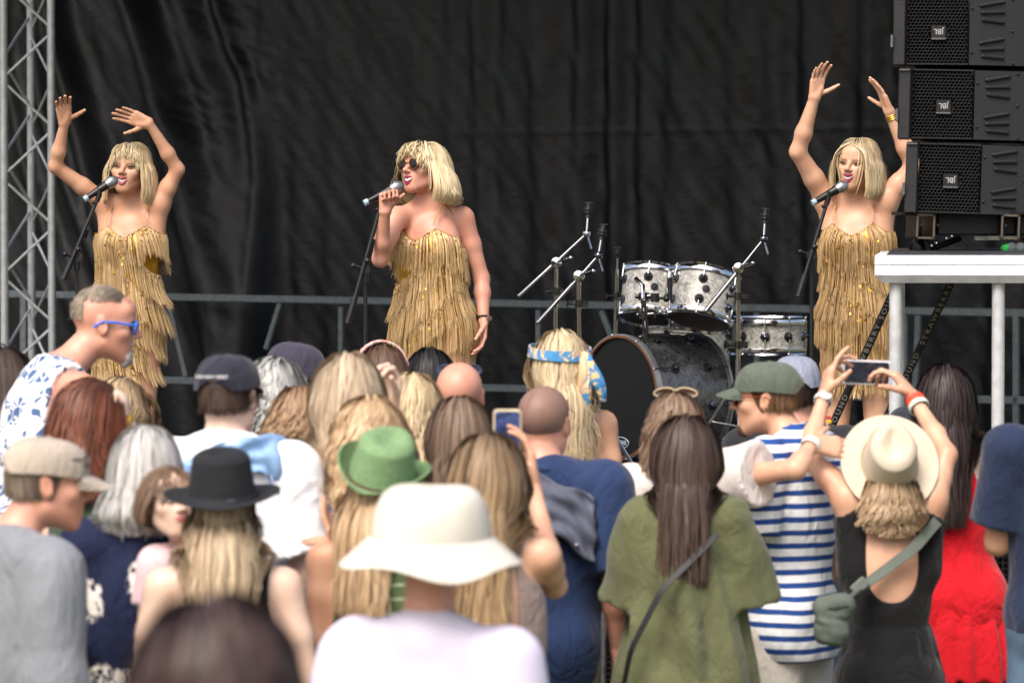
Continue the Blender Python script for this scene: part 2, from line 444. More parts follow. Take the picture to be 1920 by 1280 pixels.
def strands(name, PTS, wid, colr, parent, mat, seedfrac=None, thick=.35, taper=.75):
    """PTS (n,m,3) poly lines -> flattened tubes in one mesh; colr (n,m,3)"""
    n, m, _ = PTS.shape
    T = np.gradient(PTS, axis=1); T /= np.linalg.norm(T, axis=2, keepdims=True) + 1e-9
    ctr = PTS.mean((0, 1)); out = PTS - np.array([ctr[0], ctr[1], 0]); out[:, :, 2] = 0
    out -= T * (out * T).sum(2, keepdims=True); out /= np.linalg.norm(out, axis=2, keepdims=True) + 1e-9
    sd = np.cross(T, out)
    s = np.linspace(0, 1, m)[None, :, None]
    wd = np.asarray(wid).reshape(-1, 1, 1) * (1 - taper * np.clip((s - .55) / .45, 0, 1) ** 1.5) * .5
    wd = np.broadcast_to(wd, (n, m, 1))
    v = np.stack([PTS + sd * wd, PTS + out * wd * thick, PTS - sd * wd, PTS - out * wd * thick], 2)
    base = (np.arange(n * m) * 4).reshape(n, m)[:, :-1].ravel()
    f = []
    for k in range(4):
        k2 = (k + 1) % 4; f.append(np.stack([base + k, base + k2, base + 4 + k2, base + 4 + k], 1))
    f = np.vstack(f)
    c = np.broadcast_to(colr, (n, m, 3))[:, :, None, :].repeat(4, 2).reshape(-1, 3)
    return v.reshape(-1, 3), f, c
def ribbons(PTS, wid, colr, rg, taper=.7):
    """PTS (n,m,3) poly lines -> flat locks facing outwards"""
    n, m, _ = PTS.shape
    T = np.gradient(PTS, axis=1); T /= np.linalg.norm(T, axis=2, keepdims=True) + 1e-9
    ctr = PTS[:, 0].mean(0); out = PTS - ctr[None, None]; out[:, :, 2] *= .35; out += rg.normal(size=(n, 1, 3)) * .009
    out -= T * (out * T).sum(2, keepdims=True); out /= np.linalg.norm(out, axis=2, keepdims=True) + 1e-9
    sd = np.cross(T, out); s = np.linspace(0, 1, m)[None, :, None]
    wd = np.asarray(wid).reshape(-1, 1, 1) * (1 - taper * np.clip((s - .5) / .5, 0, 1) ** 1.5) * .5
    v = np.stack([PTS + sd * wd, PTS - sd * wd], 2)
    base = (np.arange(n * m) * 2).reshape(n, m)[:, :-1].ravel()
    f = np.stack([base, base + 1, base + 3, base + 2], 1)
    c = np.broadcast_to(colr, (n, m, 3))[:, :, None, :].repeat(2, 2).reshape(-1, 3)
    return v.reshape(-1, 3), f, c
def make_hair(parent, C, R, u, bp, L=.3, c=('8a6a48', '5a3c24'), rootc=None, N_=520, w_=.0065, part=0.0, vol=(.04, .16), wave=(0, .1), bang=0, curl=0, back=.25,
              zmax=9, zmin=-.06, clump=.55, form=.0, seed=1, rlen=.10, jag=.06, shell=True, yfront=.062, loose=0, name='hair', ponytail=None, side=0, backz=-.075, stream=None, cont=.8, sidez=-.012, minz=-9, desat=0, gather=0):
    global HAIRM
    HAIRM = attr_mat('hair_strand', .5, .32)
    rg = np.random.RandomState(seed)
    c1, c2 = np.array(lin(c[0])), np.array(lin(c[1])); c3 = np.array(lin(rootc)) if rootc else c2 * .8
    c1, c2, c3 = [x * (1 - desat) + desat * (x @ V(.3, .55, .15)) for x in (c1, c2, c3)]
    rad0 = np.array([.076, .094, .083]); c0 = np.array([0, -.014, .034])
    N_ = int(N_ * 1.9); q = rg.normal(size=(N_ * 8, 3)); q /= np.linalg.norm(q, axis=1)[:, None]
    p = q * rad0 + c0
    hl = np.where(p[:, 1] > .012, .072 + (p[:, 1] - yfront) * .4 - np.abs(p[:, 0]) * .55, np.where(p[:, 1] > -.02, sidez, backz))
    hl = np.where(p[:, 1] > -.075, np.maximum(hl, minz), hl)
    ok = (p[:, 2] > hl) & (p[:, 2] < zmax) & (p[:, 2] > zmin)
    p = p[ok][:N_]; n = len(p)
    if n == 0: return None
    nor = (p - c0) / rad0 ** 2; nor /= np.linalg.norm(nor, axis=1)[:, None]
    Q = np.stack([np.full(n, part), np.clip(p[:, 1], -.05, .075), np.full(n, c0[2] + rad0[2])], 1)
    isb = np.zeros(n, bool)
    if bang:
        isb = (p[:, 1] > .012) & (np.abs(p[:, 0]) < .060 - .3 * (.075 - np.clip(p[:, 1], 0, .075))) & (rg.rand(n) < .93)
        Q[isb] = np.stack([np.full(isb.sum(), part * .5), np.full(isb.sum(), -.01), np.full(isb.sum(), c0[2] + rad0[2])], 1)
    d = p - Q; d[:, 1] -= np.where(isb, 0, back * .1 * (p[:, 1] > -.05)); d += rg.normal(size=d.shape) * .004
    d[:, 0] += side * .05
    d -= nor * (d * nor).sum(1)[:, None]; d /= np.linalg.norm(d, axis=1)[:, None] + 1e-6
    Lp = (L + .05 + (p[:, 2] - 0) * .8) * (1 - jag * rg.rand(n)); 
    Lp = np.where(isb, bang * (.88 + .2 * rg.rand(n)) + .2 * np.abs(p[:, 0]) + np.clip(.075 - p[:, 1], 0, 1) * 1.05, Lp); Lp = np.maximum(Lp, .02)
    m = int(np.clip(Lp.max() / .014, 5, 46))
    layer = rg.rand(n); v_ = vol[0] + (vol[1] - vol[0]) * layer
    g = R.T @ np.array([0, 0, -1.0])
    pts = np.zeros((n, m, 3)); ds = (Lp / (m - 1))[:, None]
    P_ = p.copy(); D_ = d.copy()
    wb = [grow(b, .004) for b in bp]
    for i in range(m):
        pts[:, i] = P_
        t = i / (m - 1)
        gg = (.9 if L < .12 else .30) * ds / .014
        D_ = D_ + g * gg * (1 if L >= .06 else .2); D_ /= np.linalg.norm(D_, axis=1)[:, None]
        N2 = P_ + D_ * ds
        if curl:
            k = np.clip((t - .62) / .38, 0, 1) * curl
            N2[:, :2] -= N2[:, :2] * (k * .12)
        lift = np.minimum(1, .25 + i * .25)
        rad = rad0[None] * (1 + (v_ * lift)[:, None]); e = np.sqrt((((N2 - c0) / rad) ** 2).sum(1))
        ins = e < 1
        N2[ins] = (N2[ins] - c0) / e[ins][:, None] * 1.0 + c0
        fw = (N2[:, 2] < .088) & (N2[:, 1] > .02) & (~isb)
        lim = .066 * (1 + v_) * np.sqrt(np.clip(1 - (np.clip(N2[:, 2], 0, 1) / .098) ** 2, 0, 1))
        N2[:, 0] = np.where(fw & (np.abs(N2[:, 0]) < lim), np.sign(N2[:, 0] + 1e-6 * (rg.rand(n) - .5)) * (np.abs(N2[:, 0]) + (lim - np.abs(N2[:, 0])) * .6), N2[:, 0])
        if form:
            lo = (N2[:, 2] < .02) & (~isb)
            e2 = np.sqrt((N2[:, 0] / (form * (1 + v_))) ** 2 + ((N2[:, 1] + .015) / (form * 1.12 * (1 + v_))) ** 2)
            mm = lo & (e2 < 1); kk = 1 + (1 / np.maximum(e2, .3) - 1) * .5
            N2[:, 0] = np.where(mm, N2[:, 0] * kk, N2[:, 0]); N2[:, 1] = np.where(mm, (N2[:, 1] + .015) * kk - .015, N2[:, 1])
        if gather:
            lw = (N2[:, 2] < -.04)[:, None]
            ax_ = np.abs(N2[:, 0]); nx = np.sign(N2[:, 0]) * np.where(ax_ > .062, ax_ - (ax_ - .062) * .12 * min(gather, 2), ax_)
            tgt = np.stack([nx, np.where(N2[:, 1] > -.085, N2[:, 1] - .006 * gather, N2[:, 1]), N2[:, 2]], 1); N2 = np.where(lw, tgt, N2)
        if wb and L > .12:
            W = C + (N2 * u) @ R.T
            for it in range(2):
                X, Y, Z = W[:, 0], W[:, 1], W[:, 2]
                dd = np.stack([pd(b, X, Y, Z) for b in wb]); j = dd.argmin(0); dm = dd.min(0) - (.005 + .022 * layer)
                hit = dm < 0
                if hit.any():
                    H = W[hit]; jj = j[hit]; G = np.zeros_like(H); e_ = .004
                    for a in range(3):
                        o = np.zeros(3); o[a] = e_
                        d1 = np.stack([pd(b, H[:, 0] + o[0], H[:, 1] + o[1], H[:, 2] + o[2]) for b in wb])[jj, np.arange(len(jj))]
                        d0 = np.stack([pd(b, H[:, 0] - o[0], H[:, 1] - o[1], H[:, 2] - o[2]) for b in wb])[jj, np.arange(len(jj))]
                        G[:, a] = d1 - d0
                    G[:, 2] *= .35
                    G /= np.linalg.norm(G, axis=1)[:, None] + 1e-9
                    W[hit] = H - G * dm[hit][:, None]
            N2 = ((W - C) @ R) / u
        D_ = N2 - P_; D_ /= np.linalg.norm(D_, axis=1)[:, None] + 1e-9
        P_ = N2
    K = max(n // 16, 4); gi = rg.choice(n, K, replace=False)
    near = ((p[:, None] - p[gi][None]) ** 2 * np.array([1, 1, 1])).sum(2) + 9 * (isb[:, None] != isb[gi][None]); cl = near.argmin(1)
    t = np.linspace(0, 1, m)[None, :, None]
    gp = pts[gi][cl]; pts = pts + (gp - pts) * clump * t ** 1.1
    if wave[0]:
        T = np.gradient(pts, axis=1); T /= np.linalg.norm(T, axis=2, keepdims=True) + 1e-9
        o = pts - np.array([0, -.01, 0]); o[:, :, 2] = 0; o /= np.linalg.norm(o, axis=2, keepdims=True) + 1e-9
        sd = np.cross(T, o); ph = rg.rand(K)[cl] * 6.28; s = (np.arange(m)[None] * ds) ; fr = (.75 + .5 * rg.rand(K))[cl][:, None]
        a = wave[0] * np.clip((s - .05) / .12, 0, 1)
        pts = pts + sd * (a * np.sin(6.283 * s * fr / wave[1] + ph[:, None]))[..., None] + o * (a * .8 * (1 + np.cos(6.283 * s * fr / wave[1] + ph[:, None])))[..., None]
    pts = pts + np.cumsum(rg.normal(size=pts.shape) * (.0004 * (1 + loose) * np.where(rg.rand(n) < .05, 4.5, 1.0))[:, None, None], axis=1)
    W = C + (pts @ R.T) * u
    mix = np.clip((.38 * rg.rand(K)[cl] + .62 * rg.rand(n) - .5) * 1.7 * cont + .55, 0, 1)[:, None, None]
    colr = c1 * mix + c2 * (1 - mix)
    rt = np.clip(1 - (np.arange(m)[None] * ds)[..., None] / rlen, 0, 1) * .95 * (.6 + .4 * rg.rand(n))[:, None, None]
    colr = colr * (1 - rt) + c3 * rt
    v, f, cc = ribbons(W, w_ * 1.05 * (.6 + .8 * rg.rand(n)) * u, colr, rg)
    if shell:
        ops = [('+', el(C + R @ (c0 * u), rad0 * u * 1.02, R), .01)]
        cut = lambda X, Y, Z: _shell(X, Y, Z, C, R, u, zmax, yfront, backz, sidez, minz)
        ops.append(('d', lambda X, Y, Z: 0 * X + 0 * Y + 0 * Z))
        hs = .007
        lo = C - .13 * u; hi = C + .14 * u
        n3 = np.ceil((hi - lo) / hs).astype(int) + 1; ax = [lo[i] + hs * np.arange(n3[i]) for i in range(3)]
        X, Y, Z = ax[0][:, None, None], ax[1][None, :, None], ax[2][None, None, :]
        F = np.maximum(pd(ops[0][1], X, Y, Z), cut(X, Y, Z)).astype(np.float32)
        v2, f2 = snets(F, lo, hs)
        f = np.vstack([f, f2 + len(v)]); v = np.vstack([v, v2]); sc = c3 * .75 + c2 * .25
        cc = np.vstack([cc, np.tile(sc, (len(v2), 1))])
    return mk(name, v, f, HAIRM, parent, col=cc)
def _shell(X, Y, Z, C, R, u, zmax, yfront, backz, sidez, minz=-9):
    x, y, z = (X - C[0]) / u, (Y - C[1]) / u, (Z - C[2]) / u
    lx, ly, lz = R[0, 0] * x + R[1, 0] * y + R[2, 0] * z, R[0, 1] * x + R[1, 1] * y + R[2, 1] * z, R[0, 2] * x + R[1, 2] * y + R[2, 2] * z
    hl = np.where(ly > .012, .074 + (ly - yfront) * .4 - np.abs(lx) * .55, np.where(ly > -.02, sidez + .006, backz + .01))
    hl = np.where(ly > -.075, np.maximum(hl, minz + .004), hl)
    return (np.maximum(hl - lz, lz - zmax)) * u * .9
def push_out(pts, prims, off):
    pts = np.array(pts, float)
    for it in range(4):
        for b in prims:
            X, Y, Z = pts.T; d = pd(b, X, Y, Z) - off; hit = d < 0
            if hit.any():
                H = pts[hit]; G = np.zeros_like(H)
                for a in range(3):
                    o = np.zeros(3); o[a] = .004
                    G[:, a] = pd(b, *(H + o).T) - pd(b, *(H - o).T)
                G /= np.linalg.norm(G, axis=1)[:, None] + 1e-9; pts[hit] = H - G * d[hit][:, None]
    return pts
def ribbon(name, path, prims, off, width, thick, mat, parent=None, n=40, centre=None, pull=True):
    """a belt or strap laid on the body along a path"""
    path = np.asarray(path, float); seg = np.r_[0, np.cumsum(np.linalg.norm(np.diff(path, axis=0), axis=1))]
    s = np.linspace(0, seg[-1], n); p = np.stack([np.interp(s, seg, path[:, i]) for i in range(3)], 1)
    for _ in range(3):
        q = push_out(p, prims, off) if pull else p
        q[1:-1] = q[1:-1] * .5 + (q[:-2] + q[2:]) * .25; p = q
    p = push_out(p, prims, off) if pull else p
    ctr = p.mean(0) if centre is None else np.asarray(centre)
    T = np.gradient(p, axis=0); T /= np.linalg.norm(T, axis=1)[:, None]
    o = p - ctr; o[:, 2] *= .3; o -= T * (o * T).sum(1)[:, None]; o /= np.linalg.norm(o, axis=1)[:, None] + 1e-9; sd = np.cross(T, o)
    w = width / 2
    v = np.stack([p + sd * w, p + sd * w + o * thick, p - sd * w + o * thick, p - sd * w], 1)
    b = (np.arange(n - 1) * 4); f = np.vstack([np.stack([b + k, b + (k + 1) % 4, b + 4 + (k + 1) % 4, b + 4 + k], 1) for k in range(4)])
    f = np.vstack([f, [[3, 2, 1, 0]], [[(n - 1) * 4 + k for k in range(4)]]])
    return mk(name, v.reshape(-1, 3), f, mat, parent, smooth=False)
class Pt: pass
PCOUNT = 0
def person(label, top, s, yaw=0, sex='f', u=1.0, ground=0.0, skin=None, hy=0, hp=0, ht=0, off=(0, -.02), hip=(0, 0), armR=None, armL=None, bulk=1.0, res=.011,
           clothes=(), hair=None, group='crowd watching the show', face=False, sw=None, handsize=1.0, hres=.0045, headres=.0055, mouth=0, legs=True, neckl=0.0, hatz=0, shz=0):
    """top = pixel of the top of the skull, s = pixels per metre there; yaw 0 looks away from the camera, 90 to the left, -90 to the right"""
    global PCOUNT
    PCOUNT += 1
    D = FPX / s; T = P(top[0], top[1], D); b = bulk
    o = Pt(); o.D, o.u, o.s, o.sex, o.seed = D, u, s, sex, PCOUNT * 7
    Ry = rotm(yaw); r, f = Ry[:, 0], Ry[:, 1]
    o.R = rotm(yaw + hy, hp, ht); o.C = T - o.R @ V(0, 0, .112 * u); o.C[2] -= 0
    S = np.array([o.C[0], o.C[1], 0]) + r * off[0] + f * off[1]; S[2] = o.C[2] - (.195 + neckl) * u + shz
    H = S + r * hip[0] + f * hip[1]; H[2] = S[2] - .48 * u
    o.S, o.H, o.r, o.f = S, H, r, f
    o.pt = lambda t, x=0, y=0: H + (S - H) * t + r * x * u + f * y * u
    pt = o.pt
    rt = root('person', label, 'person', (S[0], S[1], ground), yaw, group); o.root = rt
    sw = sw or (.172 if sex == 'm' else .148); o.sw = sw
    E = lambda t, x, y, rr: el(pt(t, x, y), np.array(rr) * u * np.array([b, b, 1]), Ry)
    tor = []
    A = lambda pr, k=.05: tor.append(('+', pr, k * u))
    if sex == 'm':
        A(E(.70, 0, -.005, (.155, .108, .19))); A(E(.36, 0, .0, (.14, .10, .17)), .08); A(E(0, 0, -.005, (.152, .112, .13)), .08)
        A(E(.78, 0, .055, (.12, .05, .08)), .05)
    else:
        A(E(.70, 0, -.005, (.132, .094, .17))); A(E(.36, 0, .0, (.112, .082, .15)), .08); A(E(0, 0, -.005, (.151, .108, .13)), .08)
        for q in (-1, 1): A(E(.68, q * .060, .060, (.050, .044, .054)), .05)
    for q in (-1, 1): A(rc(pt(-.04, q * .07, -.045), pt(-.12, q * .07, -.04), .08 * u * b), .05)
    nb = pt(1.08, 0, -.018); o.nb = nb
    A(rc(nb, o.C + o.R @ (V(0, -.022, -.045) * u), (.056 if sex == 'm' else .047) * u, (.052 if sex == 'm' else .043) * u), .04)
    o.neck = tor[-1][1]
    arms = []; o.arm = {}
    for side, spec in (('R', armR), ('L', armL)):
        q = 1 if side == 'R' else -1
        J = pt(1.0, q * sw * (1 + (b - 1) * .5), -.01)
        if spec is None or spec == 'down': spec = dict(e=(q * .04, -.02, -.27), w=(q * .035, .05, -.50), loc=1, hd=(0, .15, -1), pn=(-q, 0, 0))
        elif spec == 'fold': spec = dict(e=(q * .05, .02, -.26), w=(-q * .04, .20, -.20), loc=1, hd=(-q, .3, .1), pn=(0, -1, 0))
        elif spec == 'phone': spec = dict(e=(q * .03, .08, -.24), w=(-q * .02, .26, -.05), loc=1, hd=(-q * .3, .2, 1), pn=(-q, -.3, 0))
        if spec.get('loc'):
            w_ = lambda a: J + (r * a[0] + f * a[1]) * u + V(0, 0, a[2] * u)
            e, w = w_(spec['e']), w_(spec['w']); hd = r * spec['hd'][0] + f * spec['hd'][1] + V(0, 0, spec['hd'][2]); pn = r * spec['pn'][0] + f * spec['pn'][1] + V(0, 0, spec['pn'][2])
        else:
            e = P(spec['e'][0], spec['e'][1], D + spec['e'][2]); w = P(spec['w'][0], spec['w'][1], D + spec['w'][2]); hd = np.array(spec['hd'], float); pn = np.array(spec['pn'], float)
        if 'j' in spec: J = P(spec['j'][0], spec['j'][1], D + spec['j'][2])
        elif e[2] > J[2]: J = J + V(0, 0, .045) - r * q * .018
        ar = (.046 if sex == 'm' else .0375) * u * spec.get('th', 1) * (1 + (b - 1) * .6)
        A(rc(pt(1.10, q * .03, -.028), J + (V(0, 0, -.008)), (.044 if sex == 'm' else .036) * u, ar * .92), .05)
        if e[2] > J[2]: A(rc(pt(.72, q * sw * .72, -.025), J, .045 * u, ar), .05)
        mid = (J * .55 + e * .45)
        arms += [('+', rc(J, mid, ar * 1.16, ar), .03), ('+', rc(mid, e, ar, ar * .80), .02),
                 ('+', rc(e, e * .65 + w * .35, ar * .80, ar * .82), .02), ('+', rc(e * .65 + w * .35, w, ar * .82, ar * .53), .02)]
        o.arm[side] = (J, e, w, ar, nrm(hd), nrm(pn))
        o.arm[side + 'h'] = hand_prims(w, hd, pn, side == 'R', handsize * u * (1.06 if sex == 'm' else .98), spec.get('curl', .3), spec.get('spread', .05), spec.get('thumb', .7))
    o.tor, o.arms = tor, arms
    lg = []
    zf = ground
    for q in (-1, 1):
        hj = pt(-.12, q * .085, 0); ft = V(*(pt(-.1, q * .09, 0)[:2]), zf + .08); kn = hj * .48 + ft * .52 + f * .02
        lg += [('+', rc(hj, kn, .084 * u * b, .050 * u * b), .04), ('+', rc(kn, kn * .7 + ft * .3 - f * .012, .047 * u, .052 * u), .012), ('+', rc(kn * .7 + ft * .3 - f * .012, ft, .051 * u, .034 * u), .012),
               ('+', rc(ft - f * .03 - V(0, 0, .04), ft + f * .14 - V(0, 0, .05), .035 * u, .028 * u), .03)]
        o.__dict__['leg' + ('R' if q > 0 else 'L')] = (hj, kn, ft)
    o.legs = lg
    sk = skin
    v, fc = field(tor + arms + (lg if legs else []), res)
    hv, hf = field(head_prims(o.C, o.R, u, sex, True, mouth) + [('+', rc(o.C + o.R @ (V(0, -.022, -.045) * u), nb * .6 + .4 * (o.C + o.R @ (V(0, -.022, -.045) * u)), (.051 if sex == 'm' else .0425) * u, (.0525 if sex == 'm' else .044) * u), .025 * u)], headres)
    vs, fs, nn = [v, hv], [fc, hf + len(v)], len(v) + len(hv)
    for side in 'RL':
        J, e, w, ar, hd, pn = o.arm[side]
        a, b2 = field(o.arm[side + 'h'] + [('+', rc(w, w * .75 + e * .25, ar * .54, ar * .60), .012)], hres)
        vs.append(a); fs.append(b2 + nn); nn += len(a)
    o.body = mk('body', np.vstack(vs), np.vstack(fs), sk, rt)
    for i, c in enumerate(clothes): o.__dict__.setdefault('cl', []).append(garment(o, dict(c), i))
    o.coll = [t[1] for t in tor] + [a[1] for a in arms if a[0] == '+']
    if hair:
        hs = hair if isinstance(hair, (list, tuple)) else [hair]
        for j, hh in enumerate(hs):
            hh = dict(hh); hh.setdefault('seed', o.seed + j)
            make_hair(rt, o.C, o.R, u, [grow(c, hh.pop('coff', .012)) for c in o.coll], **hh)
    return o
def garment(o, c, i):
    u, pt = o.u, o.pt
    off = c.get('off', .012); ops = []
    lo = c.get('lo', -.25); hi = c.get('hi', 1.3)
    if not c.get('noTorso'):
        for t in o.tor:
            if t[1] is o.neck: continue
            ops.append(('+', grow(t[1], off), t[2]))
    sl = c.get('sl', 0)
    if sl:
        sr = c.get('sr', .012)
        for side in 'RL':
            q = sl if not isinstance(sl, dict) else sl.get(side, 0)
            if not q: continue
            J, e, w, ar, _, _ = o.arm[side]
            if q <= 1:
                en = J + (e - J) * (q + .08); n = nrm(e - J)
                pf = c.get('puff', 0); ops.append(('+', ip(rc(J, en, ar * 1.16 + off + sr * .5, ar + off + sr + pf), n, float(n @ (J + (e - J) * q))), c.get('sk', .025)))
            else:
                ops.append(('+', rc(J, e, ar * 1.16 + off + sr * .5, ar * .85 + off + sr), .03))
                n = nrm(w - e); q2 = q - 1
                ops.append(('+', ip(rc(e, e + (w - e) * (q2 + .08), ar * .85 + off + sr, ar * .62 + off + sr), n, float(n @ (e + (w - e) * q2))), .03))
    if lo <= -.2 and not c.get('skirt') and not c.get('legsl') and not c.get('xf'):
        ops.append(('+', el(pt(-.20), np.array((.148, .114, .22)) * u + off * .7, rotm(math.degrees(math.atan2(-o.f[0], o.f[1])))), .06))
    for pr, k in c.get('add', ()): ops.append(('+', pr, k))
    if c.get('legsl'):
        q = c['legsl']
        for nm in ('legR', 'legL'):
            hj, kn, ft = getattr(o, nm); b1 = .088 * u + off
            if q <= 1: ops.append(('+', rc(hj, hj + (kn - hj) * q, b1, b1 * .85), .03))
            else: ops += [('+', rc(hj, kn, b1, .062 * u + off), .03), ('+', rc(kn, kn + (ft - kn) * (q - 1), .062 * u + off, .052 * u + off), .03)]
    if c.get('skirt'):
        t0, zend, r0, r1, npl, amp = c['skirt']
        a = pt(t0); z0 = a[2]; ax, ay = a[0], a[1]; ph = o.seed
        R = rotm(math.degrees(math.atan2(-o.f[0], o.f[1])))
        def fn(X, Y, Z):
            x = (X - ax) * o.r[0] + (Y - ay) * o.r[1]; y = ((X - ax) * o.f[0] + (Y - ay) * o.f[1]) * 1.28
            tt = np.clip((z0 - Z) / (z0 - zend), 0, 1); rr = r0 + (r1 - r0) * tt ** .8
            th = np.arctan2(y, x); k = amp * np.clip(tt * 3, .15, 1)
            d = np.sqrt(x * x + y * y) - rr - k * (np.sin(npl * th + ph + 1.2 * np.sin(Z * 5)) + .6 * np.sin(npl * 1.7 * th + Z * 4 + ph * 2))
            return np.maximum(np.maximum(d * .85, Z - z0), zend + .008 * np.sin(npl * th) - Z)
        rm = max(r0, r1) + 3 * amp
        ops.append(('+', ('fn', fn, V(ax - rm, ay - rm, zend), V(ax + rm, ay + rm, z0)), .03))
    if c.get('xf'): ops.append(('x', c['xf']))
    fa = c.get('fold', .004)
    if fa: ops.append(('d', folds(o.seed + i, fa, c.get('ff', 13), c.get('fz', 4))))
    if c.get('neck', 1):
        nk = c.get('neckr', (.078, .078, .06)); ops.append(('-', el(pt(c.get('neckt', 1.13), 0, c.get('necky', .01)), np.array(nk) * u, None), .012))
    if c.get('neck', 1) and c.get('collar'):
        pass
    for cu in c.get('cuts', ()): 
        kind = cu[0]
        if kind == 'el': ops.append(('-', el(pt(cu[1], cu[2], cu[3]), np.array(cu[4]) * u, rotm(math.degrees(math.atan2(-o.f[0], o.f[1])))), .01))
        elif kind == 'arm':           # arm holes of sleeveless garments
            for side in 'RL':
                if len(cu) > 2 and side not in cu[2]: continue
                J, e, w, ar, _, _ = o.arm[side]; q = 1 if side == 'R' else -1
                ops.append(('-', rc(J + o.r * q * cu[1], J + (e - J) * .6 + o.r * q * (cu[1]) * .6, ar * 1.55 + off, ar * 1.6 + off), .01))
        elif kind == 'rc': ops.append(('-', rc(pt(*cu[1]), pt(*cu[2]), cu[3]), .01))
        elif kind == 'pl': ops.append(('&', np.asarray(cu[1], float), float(cu[2])))
    H, S = o.H, o.S
    zl = (H + (S - H) * lo)[2]
    if not c.get('skirt') and not c.get('legsl'): ops.append(('&', V(0, 0, -1), -zl))
    if hi < 1.25: ops.append(('&', V(0, 0, 1), (H + (S - H) * hi)[2]))
    v, f = field(ops, c.get('res', .010))
    ob = mk(c.get('n', 'shirt'), v, f, c['m'], o.root)
    if c.get('collar') or c.get('n') == 't_shirt':
        m = MB(); cr = c.get('collar', (.073, .007))
        m.torus(o.nb + V(0, 0, .012), o.C - o.nb + V(0, 0, .05), cr[0] * u, cr[1] * u, 28, 8)
        m.build('collar', c.get('cm', c['m']), ob)
    return ob
# hats and caps in the head's frame -------------------------------------------------
def hgrid(o, F, nu, nv, name, mat, parent, wrap=True, tilt=(0, 0, 0), lift=(0, 0, 0), thick=.003):
    """closed sheet from F(u,v) -> local point, given a thickness"""
    Rt = o.R @ rotm(*tilt)
    g = np.array([[F(2 * math.pi * i / nu if wrap else i / (nu - 1), j / (nv - 1)) for j in range(nv)] for i in range(nu)], float)
    return g, Rt
def surf(o, F, nu, nv, name, mat, parent, tilt=(0, 0, 0), lift=(0, 0, 0), thick=.004, wrap=True):
    g, Rt = hgrid(o, F, nu, nv, name, mat, parent, wrap, tilt)
    v = g.reshape(-1, 3); ii = nu if wrap else nu - 1
    f = np.array([(i * nv + j, ((i + 1) % nu) * nv + j, ((i + 1) % nu) * nv + j + 1, i * nv + j + 1) for i in range(ii) for j in range(nv - 1)])
    # normals for thickness
    fn = np.cross(v[f[:, 1]] - v[f[:, 0]], v[f[:, 3]] - v[f[:, 0]]); vn = np.zeros_like(v)
    for k in range(4): np.add.at(vn, f[:, k], fn)
    vn /= np.linalg.norm(vn, axis=1)[:, None] + 1e-12
    n = len(v); v2 = v - vn * thick; F2 = f[:, ::-1] + n
    ed = [(i * nv, ((i + 1) % nu) * nv) for i in range(ii)]; ed2 = [(((i + 1) % nu) * nv + nv - 1, i * nv + nv - 1) for i in range(ii)]
    side = [(b, a, a + n, b + n) for a, b in ed + ed2]
    if not wrap:
        side += [(j, j + 1, j + 1 + n, j + n) for j in range(nv - 1)] + [((nu - 1) * nv + j + 1, (nu - 1) * nv + j, (nu - 1) * nv + j + n, (nu - 1) * nv + j + 1 + n) for j in range(nv - 1)]
    vv = np.vstack([v, v2]); vv = o.C + ((vv + np.array(lift)) * o.u) @ Rt.T
    ob = mk(name, vv, np.vstack([f, F2, np.array(side)]), mat, parent)
    ob.data.set_sharp_from_angle(angle=R_(50)); return ob
def cap(o, mat, bmat=None, tilt=(0, 0, 0), lift=(0, 0, 0), name='cap', wide=1.0, flip=False, opening=True, h=.098, button=True, strap=None):
    bmat = bmat or mat
    def crown(t, s):
        a = s * math.pi / 2; rx, ry = .086 * wide, .109 * wide
        z = .028 + (h * (math.sin(a) ** .9)); k = math.cos(a) ** .62 if a < 1.57 else 0
        seam = 1 + .006 * math.cos(6 * t)
        y = -.012 + ry * k * math.sin(t) * (1.05 if math.sin(t) > 0 else 1); x = (1 + .05 * max(0, math.sin(t))) * rx * k * math.cos(t)
        zz = z - (.016 * (1 - s) * max(0, -math.sin(t)))
        if opening and math.sin(t) < -.8 and s < .38: zz += .030 * (-math.sin(t) - .8) / .2 * (1 - s / .38) 
        return (x * seam, y * seam, zz)
    ob = surf(o, crown, 48, 14, name, mat, o.root, tilt, lift, .004)
    def bill(a, s):
        x = (a - .5) * 2 * .076 * (1 - .12 * s); w = abs(a - .5) * 2
        y = .070 + (1 - w ** 2.4) * .022 + s * .072 * math.sqrt(max(0, 1 - w ** 2.6)); z = .030 + .012 - .020 * w ** 2 - s * .014 - .008 * s * s
        return (x, y, z)
    surf(o, bill, 22, 8, 'brim', bmat, ob, tilt, lift, .004, wrap=False)
    for k in range(6):
        m = MB(); Rt = o.R @ rotm(*tilt); m.tube([o.C + Rt @ ((np.array(crown(k * math.pi / 3 + math.pi / 6, s_)) + np.array(lift)) * o.u) for s_ in np.linspace(.42 if k in (3, 4) else .04, .97, 10)], .0016, 5); m.build('seam', mat, ob)
    if button:
        Rt = o.R @ rotm(*tilt); m = MB(); m.ball(o.C + Rt @ ((V(0, -.012, .028 + h) + np.array(lift)) * o.u), (.009 * o.u, .009 * o.u, .004 * o.u), 6, Rt); m.build('button', mat, ob)
    return ob
